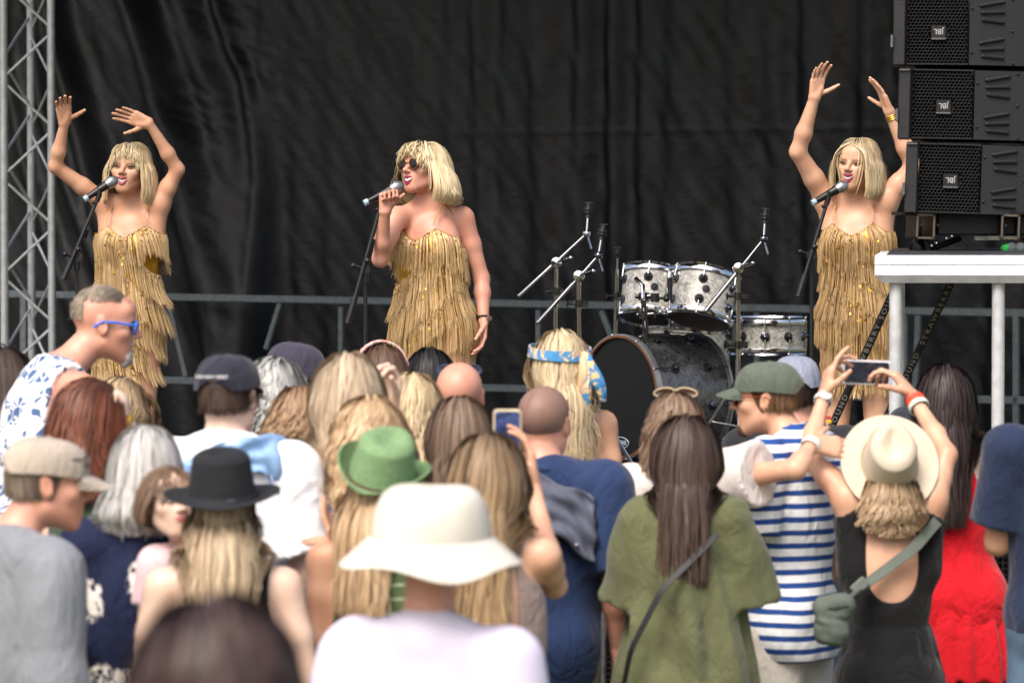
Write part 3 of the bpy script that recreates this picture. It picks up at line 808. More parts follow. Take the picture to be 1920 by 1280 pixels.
def brim_hat(o, mat, band, kind='fedora', brim=.18, tilt=(0, 0, 0), lift=(0, 0, 0), h=.12, bandh=.018, up=.012, knot=False, wide=1.0, dent0=.022):
    cr = .088
    def crown(t, s):
        # up the side, then over the top with a pinch
        c, sn = math.cos(t), math.sin(t)
        if kind == 'bucket':
            aa = s * math.pi / 2; k = max(0, math.cos(aa)) ** .34 * (1 - .05 * s); z = .02 + h * 1.08 * math.sin(aa) ** .95 + .004 * math.sin(2 * t + 1) * s
        else:
            if s < .6: k = 1 - .17 * (s / .6); z = .02 + h * (s / .6)
            else:
                q = (s - .6) / .4; k = .83 * (1 - q) ** .75
                yy = sn * k; xx = c * k
                rim = .016 * math.sin(min(1, q * 2.2) * 1.57)
                dent = dent0 * math.exp(-((xx / .42) ** 2 + ((yy - .05) / .62) ** 2) * 1.6) * (min(1, q * 1.5))
                z = .02 + h + rim - dent + .006 * yy
            if sn > 0: c = c * (1 - .42 * s * sn)      # front pinch
        return (.084 * c * k * wide * 1.04, -.012 + .101 * sn * k * wide * 1.04, z)
    ob = surf(o, crown, 56, 22, 'hat', mat, o.root, tilt, lift, .004)
    def br(t, s):
        c, sn = math.cos(t), math.sin(t); rr = 1.0 + s
        x0, y0 = .0875 * c * wide, .105 * sn * wide; ex = s * (brim - .09)
        z = .022 + up * s * s * (abs(c) ** 1.5) * 1.6 + up * .3 * s - .004 * s
        if kind == 'bucket': z = .022 - .058 * s + .010 * s * math.sin(3 * t + 1) - .006 * s * math.sin(5 * t); ex = s * (brim - .09) * .92
        return (x0 + c * ex, -.012 + y0 + sn * ex, z)
    surf(o, br, 72, 10, 'brim', mat, ob, tilt, lift, .004)
    if band is not None:
        def bd(t, s):
            k = 1 - .10 * min(1, (s * bandh / h)) ; return (.0895 * math.cos(t) * k * 1.015 * wide, -.012 + .1075 * math.sin(t) * k * 1.015 * wide, .022 + bandh * s)
        bo = surf(o, bd, 56, 4, 'hat_band', band, ob, tilt, lift, .002)
        if knot:
            Rt = o.R @ rotm(*tilt); m = MB(); m.ball(o.C + Rt @ ((V(.025, -.118, .03) + np.array(lift)) * o.u), (.016 * o.u, .006 * o.u, .010 * o.u), 6, Rt); m.build('knot', band, bo)
    return ob
def glasses(o, mat, lens, y=.094, z=.004, w=.031, rr=(.024, .019), tilt=(0, 0, 0), lift=(0, 0, 0), name='sunglasses', parent=None, arms=True, th=.0022):
    Rt = o.R @ rotm(*tilt); G = lambda a: o.C + Rt @ ((np.array(a) + np.array(lift)) * o.u)
    m = MB(); fr = []
    for q in (-1, 1):
        pts = [G((q * w + rr[0] * math.cos(t), y - abs(rr[0] * math.cos(t) + w) * .10 * (1), z + rr[1] * math.sin(t) - .004 * math.cos(t) * q)) for t in np.linspace(0, 2 * math.pi, 19)]
        m.tube(pts, th * o.u, 6)
        if arms: m.tube([G((q * (w + rr[0]), y - .006, z + .006)), G((q * .077, .03, z + .008)), G((q * .078, -.012, z + .004)), G((q * .073, -.035, z - .016))], th * 1.0 * o.u, 6)
    m.tube([G((-w + rr[0], y, z + .004)), G((0, y + .004, z + .008)), G((w - rr[0], y, z + .004))], th * o.u, 6)
    ob = m.build(name, mat, parent or o.root)
    l = MB()
    for q in (-1, 1):
        c = [G((q * w + rr[0] * .97 * math.cos(t), y - .001 - abs(rr[0] * math.cos(t) + w) * .10, z + rr[1] * .97 * math.sin(t))) for t in np.linspace(0, 2 * math.pi, 19)[:-1]]
        l.add(c + [G((q * w, y + .003, z))], [(i, (i + 1) % 18, 18) for i in range(18)])
        l.add([p - Rt[:, 1] * .0015 for p in c] + [G((q * w, y + .001, z))], [((i + 1) % 18, i, 18) for i in range(18)])
    l.build('lens', lens, ob, smooth=True, auto=False)
    return ob
def face_parts(o, lip, smile=1.0, openm=1.0, brow='4a3526', iris='3a4a50', lash=True, eyes=True, squint=.6, teeth=True):
    """eyes, lashes, brows, lips and teeth on the front of the head"""
    ops = [h[1] for h in head_prims(V(0, 0, 0), np.eye(3), 1.0, o.sex, True, 0) if h[0] == '+']
    def fy(x, z, add=0):
        ys = np.linspace(.13, .02, 221); d = np.min([pd(pr, x + 0 * ys, ys, z + 0 * ys) for pr in ops], 0)
        return ys[np.argmax(d < 0)] + .0035 + add
    G = lambda x, y, z: o.C + o.R @ (V(x, y, z) * o.u)
    white = M('eye_white', 'e8e2dc', rough=.2); dark = M('eye_iris', iris, rough=.2); lashm = M('lash', '0a0807', rough=.6); browm = M('brow' + brow, brow, rough=.8)
    for q in (-1, 1):
        if eyes:
            m = MB(); cx = q * .031; y = .0865
            m.ball(G(cx, y - .004, .003), np.array((.0125, .009, .0052 * squint + .001)) * o.u, 8, o.R)
            m.cur = 1; m.ball(G(cx, y + .0015, .003), np.array((.0055, .0045, .0048 * squint + .0008)) * o.u, 6, o.R)
            m.build('eye', [white, dark], o.root)
        if lash:
            m = MB()
            ps = [(cx_, .003 + .0062 * (1 - ((cx_ - q * .031) / .015) ** 2) * squint + .0005 + (.004 * max(0, (q * cx_ - .038) / .01))) for cx_ in np.linspace(q * .017, q * .048, 9)]
            m.tube([G(a, .0905 - 1.2 * abs(a - q * .031) * .25 - max(0, abs(a) - .036) * .55, z) for a, z in ps], [.001, .002, .0028, .0034, .0038, .0038, .0034, .0028, .0014], 6); m.build('eyelash', lashm, o.root)
        m = MB()
        m.tube([G(a, fy(a, z, .0005), z) for a, z in [(q * x, .026 + .006 * math.sin((x - .014) / .032 * 2.2)) for x in np.linspace(.014, .046, 8)]], [.001, .0026, .003, .003, .0027, .0022, .0016, .0008], 6)
        m.build('eyebrow', browm, o.root)
    m = MB(); W = .0245 + .003 * smile
    xs = np.linspace(-1, 1, 13)
    up = [(x * W, -.050 + .008 * smile * x * x - .0015 * math.cos(x * 6.2) * (1 - abs(x))) for x in xs]
    lo_ = [(x * W, -.050 - .017 * openm * (1 - x * x) - .002 + .008 * smile * x * x) for x in xs]
    rr = [.0014 + .0038 * (1 - abs(x) ** 2.2) for x in xs]
    cy = lambda x: .0965 - 14 * x * x
    m.tube([G(a, max(fy(a, z), cy(a)) , z) for a, z in up], [r * o.u for r in rr], 8)
    m.tube([G(a, max(fy(a, z), cy(a) - .002), z) for a, z in lo_], [r * o.u * 1.15 for r in rr], 8)
    m.build('lips', lip, o.root)
    if teeth:
        m = MB(); v = []; f = []
        for j in range(3):
            for i, x in enumerate(xs * .86):
                zt = np.interp(x * W, [a for a, _ in up], [z for _, z in up]) - .0015; zb = np.interp(x * W, [a for a, _ in lo_], [z for _, z in lo_]) * .55 + zt * .45
                v.append(G(x * W, max(cy(x * W), fy(x * W, -.055)) - .0015, zt + (zb - zt) * j / 2))
        for j in range(2):
            for i in range(12): f.append((j * 13 + i, j * 13 + i + 1, (j + 1) * 13 + i + 1, (j + 1) * 13 + i))
        m.add(v, f); m.build('teeth', M('tooth', 'f2eee4', rough=.2), o.root)
        m = MB(); v = []; f = []
        for j in range(2):
            for i, x in enumerate(xs * .95):
                zt = np.interp(x * W, [a for a, _ in up], [z for _, z in up]); zb = np.interp(x * W, [a for a, _ in lo_], [z for _, z in lo_])
                v.append(G(x * W, max(cy(x * W), fy(x * W, -.055)) - .0035, zt if j == 0 else zb))
        for i in range(12): f.append((i, i + 1, 13 + i + 1, 13 + i))
        m.add(v, f); m.build('mouth', M('mouth_dark', '2a0c0e', rough=.6), o.root)
# ------------------------------------------------------------------ setting
SZ = 0.90                           # stage floor
def setting():
    g = MB(); g.add([(-150, -20, 0), (150, -20, 0), (150, 400, 0), (-150, 400, 0)], [(0, 1, 2, 3)])
    o = g.build('ground', M('turf', '5b6340', '6f6a4c', .95, scale=3, bscale=60, bstr=.8, bdist=.02)); o['kind'] = 'structure'
    # deck on legs, dark skirt in front
    fb = M('stage_board', '1c1b1b', '262524', .7, scale=6, bscale=30)
    rt = root('stage', 'black stage deck with dark skirt under the band', 'stage', (0, 20.5, 0))
    m = MB(); m.box((0.4, 20.7, SZ - .06), (9.4, 10.0, .12), bev=.006); m.build('deck', fb, rt)
    m = MB(); m.box((.4, 15.74, .405), (9.36, .03, .80)); m.box((.4, 25.68, .405), (9.36, .03, .80)); m.box((-4.24, 20.7, .405), (.03, 9.88, .80)); m.box((5.04, 20.7, .405), (.03, 9.88, .80)); m.build('skirt', M('skirt_cloth', '0d0d0f', rough=.9), rt)
    rr = root('stage_shade_roof', 'unseen dark canopy roof above the picture, added to shade the stage', 'roof', (0.4, 20.7, 0))  # roof out of view, added to keep the curtain dark
    m = MB(); m.box((0.4, 20.9, 6.2), (10.4, 10.6, .12)); m.build('canopy', M('canopy', '17171a', rough=.9), rr)
    m = MB()
    for x in (-4.7, 5.5):
        for y in (15.7, 26.1): m.box((x, y, 3.07), (.28, .28, 6.14), bev=.02)
    m.build('post', M('alu_post', '9a9c9e', rough=.45, metal=.6), rr)
# backdrop ----------------------------------------------------------------------------
BL, BR = np.array([P(-160, 640, 25.9)[0], 25.9]), np.array([P(2100, 640, 21.2)[0], 21.2])
BD = (BR - BL) / np.linalg.norm(BR - BL); BN = np.array([BD[1], -BD[0]])   # normal towards the camera
def wallpt(px, py, out=0.0):
    """where the line of sight through px,py meets the backdrop plane moved out towards the camera"""
    a = P(px, py, 1.0) - V(0, 0, HC); base = BL + BN * out
    t = ((base @ BN)) / (a[:2] @ BN)
    return V(a[0] * t, a[1] * t, HC + a[2] * t)
def backdrop():
    W = np.linalg.norm(BR - BL); z0, z1 = SZ + .004, 4.6
    nu, nv = int(W / .016), int((z1 - z0) / .018)
    U = np.linspace(0, W, nu)[:, None] * np.ones(nv)[None]; Z = np.ones(nu)[:, None] * np.linspace(z0, z1, nv)[None]
    # photograph-like fold positions, in metres along the cloth
    def uu(px, py=300):
        q = wallpt(px, py); return float((q[:2] - BL) @ BD), float(q[2])
    H = np.zeros_like(U)
    def ridge(pts, wd, amp, sharp=1.0):
        nonlocal H
        P2 = np.array([uu(*p) for p in pts]); zz = P2[:, 1][::-1]; cc = P2[:, 0][::-1]
        c = np.interp(Z, zz, cc); wz = np.interp(Z, zz, np.linspace(wd[1], wd[0], len(zz))) if hasattr(wd, '__len__') else wd
        x = (U - c) / wz; H += amp * np.exp(-np.abs(x) ** (2 * sharp))
    u0 = uu(480)[0]; right = 1 / (1 + np.exp(-(U - uu(900)[0]) / .25)); left = 1 / (1 + np.exp((U - uu(520)[0]) / .18))
    rg = np.random.RandomState(5)
    # hanging vertical folds on the right
    for px, wd, a in ((905, .05, .05), (960, .07, .05), (1030, .10, .12), (1098, .06, .08), (1160, .05, .09), (1215, .05, .05), (1290, .12, .13), (1345, .06, .05), (1400, .10, .12), (1470, .07, .10), (1530, .05, .05), (1560, .10, .10), (1640, .06, .10), (1710, .07, .08), (1790, .1, .1), (1880, .07, .1), (1960, .1, .1)):
        sw_ = rg.uniform(-14, 14); ridge([(px + sw_, -60), (px, 250), (px - sw_ * .7 + 4, 560), (px + sw_ * .4, 900)], wd * 1.45, a * .95)
    for px, a in ((560, .015), (620, .02), (700, .015), (780, .02), (850, .03), (500, .03)): ridge([(px, -60), (px + 6, 900)], .07, a)
    # sweeping diagonal folds on the left
    ridge([(262, -60), (300, 60), (340, 200), (375, 330), (410, 460), (450, 620), (480, 900)], (.15, .22), .32)
    ridge([(330, -60), (370, 60), (420, 200), (455, 330), (480, 480), (500, 900)], (.12, .17), .13)
    ridge([(395, -60), (430, 60), (470, 160), (500, 330), (520, 900)], (.05, .08), .07)
    ridge([(96, -60), (120, 70), (150, 180), (178, 290), (205, 400), (260, 560), (330, 900)], (.08, .14), .18)
    ridge([(60, -60), (90, 200), (130, 330), (165, 420), (205, 520), (240, 640), (270, 900)], (.06, .09), .10)
    ridge([(10, 100), (60, 330), (110, 480), (160, 620), (200, 900)], (.06, .09), .08)
    # wrinkles
    def wr(sx, sz, seed, amp, warp=1.0, di=0):
        r = np.random.RandomState(seed); h = 0
        for i in range(5):
            a = r.rand() * 6.28; h = h + np.sin(U * sx * (1 + .8 * r.rand()) + Z * sz * (r.rand() * 2 - .6 + di) + a + warp * np.sin(Z * sx * .3 * (1 + r.rand()) + U * 3.1 + a * 2))
        return amp * h / 5
    pk = np.exp(-((U - uu(440)[0]) / .45) ** 2 - ((Z - uu(440, 180)[1]) / .9) ** 2)
    H += pk * (wr(9, 13, 3, .020, 3.2, 1) + wr(19, 31, 13, .009, 3.5, 1)) * (.4 + .6 * np.sin(U * 5.1 + Z * 3.7) ** 2)
    H += left * wr(7, 4, 4, .014, 1.5, .8) + right * (wr(11, .8, 6, .016, 1.2) + wr(26, 3, 7, .006, 1.6)) + wr(24, 20, 8, .006, 2) + wr(5, 9, 9, .01, 2)
    H += .006 * np.exp(-((Z - uu(1300, 245)[1]) / .012) ** 2) * right
    V3 = np.stack([BL[0] + BD[0] * U + BN[0] * H, BL[1] + BD[1] * U + BN[1] * H, Z], 2)
    I = np.arange(nu * nv).reshape(nu, nv); f = np.stack([I[:-1, :-1].ravel(), I[1:, :-1].ravel(), I[1:, 1:].ravel(), I[:-1, 1:].ravel()], 1)
    b = V3 - np.array([BN[0], BN[1], 0]) * .006
    n = nu * nv; vv = np.vstack([V3.reshape(-1, 3), b.reshape(-1, 3)])
    def strip(a): return np.stack([a[:-1], a[1:], a[1:] + n, a[:-1] + n], 1)
    f = np.vstack([f, f[:, ::-1] + n, strip(I[::-1, 0]), strip(I[:, -1]), strip(I[0]), strip(I[-1, ::-1])])
    m, nt, bs = _new('backdrop_cloth'); co = coords(nt)
    n1 = noise(nt, co, 3, 5); nt.links.new(ramp(nt, n1.outputs[0], [(.3, '0a0b0d'), (.7, '111216')]).outputs[0], bs.inputs['Base Color'])
    bs.inputs['Roughness'].default_value = .45; bs.inputs['Specular IOR Level'].default_value = .36
    co2 = coords(nt, (1, 1, 1)); n2 = noise(nt, co2, 9, 8, .6, .6); bump(nt, bs, n2.outputs[0], .35, .02)
    o = mk('backdrop_curtain', vv, f, m); tag(o, 'black crumpled backdrop curtain hanging behind the band', 'curtain')
    return uu
def guard_rail():
    gal = M('galvanised', '70787a', '5a6265', .5, .25, scale=30, bscale=90, bstr=.2, bdist=.001)
    def beam(m, a, b, w=.045, d=.03):
        a, b = np.asarray(a), np.asarray(b); t = nrm(b - a); n = V(BN[0], BN[1], 0); s = nrm(np.cross(t, n)); R = np.stack([s, np.cross(t, s), t], 1)
        m.box((a + b) / 2, (w, d, np.linalg.norm(b - a)), R, .005)
    rt = root('guard_rail', 'long galvanised steel guard rail along the foot of the curtain', 'railing', (*wallpt(960, 700, .52)[:2], SZ))
    q = lambda x, y, o=.52: wallpt(x, y, o)
    m = MB(); beam(m, q(-100, 549), q(1985, 588)); m.build('top_rail', gal, rt)
    m = MB(); beam(m, q(-100, 703), q(1985, 752)); m.build('middle_rail', gal, rt)
    for a, b in (((316, 563), (350, 708)), ((526, 568), (499, 655)), ((1128, 582), (1150, 640)), ((845, 575), (860, 722)), ((45, 555), (45, 850)), ((1697, 590), (1697, 880)), ((1722, 590), (1716, 745)), ((640, 575), (640, 880)), ((1010, 580), (1010, 880)), ((1420, 585), (1420, 880)), ((1905, 590), (1905, 880))):
        m = MB(); beam(m, q(*a), q(*b), .035 if a[0] != 45 else .05); m.build('brace' if abs(a[0] - b[0]) > 2 else 'upright', gal, rt)
def truss():
    al = M('aluminium', 'd8dadc', 'bcbec0', .36, .5, scale=20, bscale=120, bstr=.1, bdist=.001)
    D = 23.2; s = FPX / D
    rt = root('truss_tower', 'aluminium truss tower with crossed struts at the left edge of the stage', 'truss', (P(55, 640, D)[0], D, SZ))
    def xz(px, py, d=0): return P(px, py, D + d)
    X = {'l': xz(9, 640)[0], 'r': xz(98, 640)[0], 'b': xz(60, 640, .25)[0]}
    for k, d in (('l', 0), ('r', 0), ('b', .25)):
        m = MB(); m.cyl((X[k], D + d, SZ + .02), (X[k], D + d, 4.7), .0245, n=16); m.build('upright_tube', al, rt)
    m = MB(); m.box((P(53, 640, D)[0], D + .1, SZ + .012), (.5, .5, .02)); m.build('base_plate', al, rt)
    zr = lambda py: HC - (py - 410) / s
    def zig(a, da, b, db, ph, name):
        m = MB(); z = zr(150) + ph + .59 * 4; i = 0
        while z > SZ + .1:
            m.cyl((X[a], D + da, z - .015), (X[b], D + db, z - .28), .0085, n=8); m.cyl((X[b], D + db, z - .31), (X[a], D + da, z - .575), .0085, n=8); z -= .59
        m.build(name, al, rt)
    zig('l', 0, 'r', 0, .0, 'strut'); zig('l', 0, 'b', .25, .12, 'strut'); zig('b', .25, 'r', 0, .29, 'strut')
# line array ----------------------------------------------------------------------------
def text_mesh(txt, size, M4, mat, name, parent, depth=.0006, xs=1.0, spacing=1.0):
    cu = bpy.data.curves.new('tmp', 'FONT'); cu.body = txt; cu.size = size; cu.extrude = depth; cu.align_x = 'CENTER'; cu.align_y = 'CENTER'; cu.space_character = spacing; cu.offset = size * .012
    ob = bpy.data.objects.new('tmp', cu); COL.objects.link(ob)
    dg = bpy.context.evaluated_depsgraph_get(); me = bpy.data.meshes.new_from_object(ob.evaluated_get(dg))
    v = np.zeros(len(me.vertices) * 3); me.vertices.foreach_get('co', v); v = v.reshape(-1, 3) * np.array([xs, 1, 1]); f = [tuple(p.vertices) for p in me.polygons]
    bpy.data.objects.remove(ob); bpy.data.curves.remove(cu)
    M4 = np.asarray(M4); v = v @ M4[:3, :3].T + M4[:3, 3]
    return mk(name, v, f, mat, parent, smooth=False)
def line_array():
    bk = M('cabinet_black', '19191c', '141416', .55, scale=25, bscale=200, bstr=.5, bdist=.001)
    gr = M('grille_steel', '1f2023', '191a1d', .45, .3, scale=30); hole = M('grille_hole', '0a0a0b', rough=.95)
    mid = M('baffle_plastic', '222224', '1d1d1f', .6, scale=20, bscale=150, bstr=.3, bdist=.001); slotm = M('slot_rubber', '0c0c0e', rough=.6)
    silver = M('silver_badge', '6c6c6e', rough=.4, metal=.5); badge = M('badge_black', '141416', rough=.35); wht = M('print_white', 'a8a8a8', rough=.5); bolt = M('bolt_black', '3a3a3c', rough=.35, metal=.8)
    D = 14.9; s = FPX / D
    H = 136.5 / s; 
    specs = ((1676, -12, .6), (1686, 126, 1.2), (1700, 264, 1.8))
    desc = ('topmost black line array cabinet, cut by the top edge of the picture', 'middle black line array cabinet of the hanging stack', 'lowest black line array cabinet, just above the rigging frame')
    for (px, py, roll), de in zip(specs, desc):
        R = rotm(-7, 0, 0) @ np.array(Matrix.Rotation(R_(roll), 3, 'Y'))
        O = P(px, py, D)             # top left corner of the front
        G = lambda x, y, z: O + R @ V(x, y, -z)
        rt = root('loudspeaker', de, 'loudspeaker', (O[0] + .5, O[1] + .3, O[2] - H), 0, 'loudspeaker cabinets of the line array')
        W = 1.02
        # box: side rails + body wedge (V shaped middle)
        m = MB(); a = .05; xs = [0, a, .285, .43, .59, .735, .97, W]; ys = [0, .012, .012, .0, .0, .012, .012, 0]
        m.box(G(W / 2, .32, H / 2), (W - .10, .40, H - .010), R, .004); m.box(G(.168, .10, H / 2), (.236, .17, H - .014), R, .002); m.box(G(W - .168, .10, H / 2), (.236, .17, H - .014), R, .002); m.build('body', bk, rt)
        for x0, x1, nm in ((.0, .047, 'side_rail'), (W - .047, W, 'side_rail')):
            m = MB(); m.box(G((x0 + x1) / 2, .035, H / 2), (x1 - x0, .13, H - .008), R, .004); m.build(nm, bk, rt)
        for gx0, gx1 in ((.055, .285), (.735, .965)):
            m = MB(); pitch = .0142; nr = int((H - .02) / (pitch * .866)); nc = int((gx1 - gx0) / pitch)
            for i in range(nr):
                for j in range(nc):
                    cx = gx0 + pitch * (j + .5 + .5 * (i % 2) * .99) - .002; cz = .012 + pitch * .866 * (i + .5)
                    if cx + pitch * .5 > gx1 + .004: continue
                    if abs(cx - (gx0 + gx1) / 2 - .005) < .036 and abs(cz - H * .52) < .030: continue
                    ro = pitch / 2 / math.cos(math.pi / 6); v = []
                    for rr, yy in ((ro, .0), (ro * .74, -.0015), (ro * .74, .012)):
                        for k in range(6):
                            t = math.pi / 6 + k * math.pi / 3; v.append(G(cx + rr * math.cos(t), yy - .004, cz + rr * math.sin(t)))
                    m.cur = 0; m.add(v[:12], [(k, (k + 1) % 6, 6 + (k + 1) % 6, 6 + k) for k in range(6)])
                    m.cur = 1; m.add(v[6:], [(k, (k + 1) % 6, 6 + (k + 1) % 6, 6 + k) for k in range(6)] + [tuple(6 + k for k in range(6))])
            g = m.build('grille', [gr, hole], rt, smooth=False)
            for x0, x1, z0, z1 in ((gx0 - .004, gx1 + .004, .006, .013), (gx0 - .004, gx1 + .004, H - .014, H - .007)): m = MB(); m.box(G((x0 + x1) / 2, -.003, (z0 + z1) / 2), (x1 - x0, .014, z1 - z0), R, .001); m.build('grille_frame', gr, g)
            bx = (gx0 + gx1) / 2 + .004; bz = H * .52
            m = MB(); m.box(G(bx, -.008, bz), (.058, .010, .050), R, .002); bd = m.build('badge', badge, rt)
            m = MB(); m.box(G(bx + .001, -.009, bz + .0285), (.058, .012, .008), R, .002); m.build('badge_edge', silver, bd)
            M4 = np.eye(4); M4[:3, 0] = -R[:, 0]; M4[:3, 1] = -R[:, 2]; M4[:3, 2] = -R[:, 1]; M4[:3, 3] = G(bx, -.0135, bz)
            text_mesh('JBL', .029, M4, wht, 'lettering', bd)
        # V shaped middle with six slots each side
        for sgn, x0, x1 in ((1, .292, .505), (-1, .728, .515)):
            def Q(x, z, o=0):
                t = (x - x0) / (x1 - x0); return G(x, .004 + .085 * t - o, z)
            m = MB(); v = [Q(x0, .008), Q(x1, .008), Q(x1, H - .008), Q(x0, H - .008)]; v2 = [p + R[:, 1] * .02 for p in v]
            m.add(v + v2, [(0, 1, 2, 3), (4, 7, 6, 5), (0, 4, 5, 1), (2, 6, 7, 3), (1, 5, 6, 2), (0, 3, 7, 4)]); pn = m.build('centre_panel', mid, rt, smooth=False)
            for k, zf in enumerate((.13, .25, .37, .64, .75, .86)):
                sl = (-.012, -.003, .006, -.012, -.003, .004)[k]; zc = H * zf; sl *= .7; xa, xb = x0 + sgn * (.045 + .004 * (k % 3)), x0 + sgn * .13
                m = MB(); m.tube([Q(xa, zc - sl, .003), Q(xb, zc + sl, .003)], [.0075, .0075], 8); m.ball(Q(xa, zc - sl, .003), .0075, 5); m.ball(Q(xb, zc + sl, .003), .0075, 5); m.build('slot', slotm, pn)
            for bx_, bz_ in ((.165, .06), (.165, .5), (.17, .94), (.01, .2), (.01, .8)): m = MB(); m.ball(Q(x0 + sgn * bx_, H * bz_, .001), .006, 5); m.build('bolt', bolt, pn)
        m = MB(); m.box(G(-.004, -.02, H * .66), (.012, .05, .05), R, .003); m.build('latch', silver, rt)
        m = MB(); m.box(G(.022, -.034, .012), (.04, .012, .006), R, .001); m.build('rail_edge', silver, rt)
    # rigging frame under the stack
    rt = root('rigging_frame', 'dark steel rigging frame with open square tubes standing on the white platform', 'frame', (P(1800, 470, 15.2)[0], 15.2, P(1800, 470, 15.2)[2]))
    dk = M('frame_steel', '101113', '17181a', .5, .4, scale=20); ed = M('raw_edge', '61564a', rough=.5, metal=.4)
    def tubeopen(x0, y0, x1, y1, dx=0):
        a, b = P(x0, y0, D), P(x1, y1, D); w, h = b[0] - a[0], a[2] - b[2]; c = (a + b) / 2; t = .004; R = rotm(0, 0, 2)
        m = MB()
        for c_, sz in (((0, .2, h / 2 - t), (w, .4, 2 * t)), ((0, .2, -h / 2 + t), (w, .4, 2 * t)), ((-w / 2 + t, .2, 0), (2 * t, .4, h)), ((w / 2 - t, .2, 0), (2 * t, .4, h))): m.box(c + R @ V(*c_), sz, R, .001)
        o = m.build('square_tube', dk, rt)
        m = MB()
        for c_, sz in (((0, -.002, h / 2 - t), (w, .004, 2 * t)), ((0, -.002, -h / 2 + t), (w, .004, 2 * t)), ((-w / 2 + t, -.002, 0), (2 * t, .004, h)), ((w / 2 - t, -.002, 0), (2 * t, .004, h))): m.box(c + R @ V(*c_), (sz[0] * .97, sz[1], sz[2] * .97), R)
        m.build('tube_rim', ed, o)
    tubeopen(1718, 401, 1753, 448); tubeopen(1877, 402, 1912, 449); tubeopen(1955, 402, 1990, 449)
    a, b = P(1763, 400, D), P(1980, 441, D); m = MB(); m.box(((a + b) / 2) + V(0, .25, 0), (b[0] - a[0], .3, a[2] - b[2]), None, .005); m.build('cross_beam', M('beam_blue', '20242b', '191c22', .45, .4), rt)
    a, b = P(1690, 398, D), P(1990, 402, D); m = MB(); m.box(((a + b) / 2) + V(0, .2, 0), (b[0] - a[0], .4, .012), None, .003); m.build('top_plate', dk, rt)
    a = P(1845, 447, D); m = MB(); m.box(a + V(.05, .08, 0), (.17, .12, .018), rotm(0, 0, 0), .002); m.build('ledge', M('worn_steel', '6a6a66', '3c3c3a', .5, .6, scale=40), rt)
    m = MB(); m.tube([P(1720, 450, D + .1), P(1744, 468, D + .15), P(1800, 447, D + .2)], .012, 8); m.tube([P(1735, 448, D + .05), P(1742, 472, D + .05)], .008, 8); m.build('brace', dk, rt)
    for x, y in ((1747, 461), (1756, 456), (1775, 447), (1785, 443), (1727, 422), (1758, 422), (1886, 423)): m = MB(); m.ball(P(x, y, D + (.0 if y > 440 else .05)), .005, 5); m.build('bolt', M('bolt_bright', 'b0b0b8', rough=.3, metal=.8), rt)
    for x in (1720, 1918, 1988):
        m = MB(); a = P(x + 10, 448, D + .3); bz = P(x, 471, D)[2]; m.box((a[0], D + .3, (a[2] + bz) / 2), (.05, .3, a[2] - bz), None, .004); m.build('foot', dk, rt)
    for i, (x, c) in enumerate(((1886, '1f8a3a'), (1897, '4a4f52'), (1914, '50585a'))):
        a = P(x, 466, D - .02); m = MB(); m.lathe(a, V(.3, -1, 0), [(.001, -.02), (.02 if i else .014, -.018), (.024 if i else .017, 0), (.018, .016), (.001, .02)], 20); o = m.build('shackle_pin', M('pin' + c, c, rough=.35), rt)
    # white platform on legs
    wt = M('white_aluminium', 'dcdde2', 'cfd0d6', .5, 0, scale=9, bscale=80, bstr=.1, bdist=.001); gy = M('bare_aluminium', 'cfd1d3', 'b4b6b8', .42, .25, scale=20, bscale=120, bstr=.2, bdist=.001)
    D2 = 14.4; s2 = FPX / D2
    zt = P(1700, 478, D2)[2]; x0 = P(1640, 500, D2)[0]; x1 = x0 + 2.0
    rt = root('platform', 'white aluminium platform on tube legs that carries the loudspeaker stack', 'platform', (x0 + 1, D2 + 1, 0))
    m = MB(); m.box(((x0 + x1) / 2 + .03, D2 + .93, zt + .004), (1.96, 1.88, .016), None, .002); m.build('deck_board', M('deck_board', '202226', '2a2c30', .5, scale=8, bscale=90), rt)
    m = MB()
    for dz, h, out in ((.019, .036, 0), (.058, .037, .004)):
        m.box(((x0 + x1) / 2, D2 - out, zt - dz), (2.0, .05, h), None, .002)
        m.box((x0 + .02, D2 + .93, zt - dz), (.04, 1.8, h), None, .002)
    m.build('frame', wt, rt)
    m = MB(); a = zt - .077; b = zt - .104; m.add([(x0, D2 - .03, a), (x1, D2 - .03, a), (x1 - .02, D2 - .015, b), (x0 + .03, D2 - .015, b), (x0, D2 + .06, a), (x1, D2 + .06, a), (x1 - .02, D2 + .06, b), (x0 + .03, D2 + .06, b)], [(0, 3, 2, 1), (4, 5, 6, 7), (0, 1, 5, 4), (3, 7, 6, 2), (0, 4, 7, 3), (1, 2, 6, 5)]); m.build('lower_flange', gy, rt, smooth=False)
    for px, dd in ((1678, .03), (1869, .03), (1678, 1.75), (1990, .03), (1990, 1.75)):
        x = P(px, 600, D2 + .02)[0]; m = MB(); m.cyl((x, D2 + dd, .012), (x, D2 + dd, b), .0238, n=20); lg = m.build('leg', gy, rt)
        m = MB(); m.box((x, D2 + dd, .006), (.12, .12, .012), None, .002); m.build('foot_plate', gy, lg)
    c0 = Vector((x0, D2, 0)); rt.location = c0 + Matrix.Rotation(R_(-6.2), 3, 'Z') @ (Vector(rt.location) - c0); rt.rotation_euler = (0, 0, R_(-6.2))
    # printed ratchet straps
    sb = M('strap_web', '0e0e10', '161618', .75, scale=60); wh = M('strap_print', '868684', rough=.6)
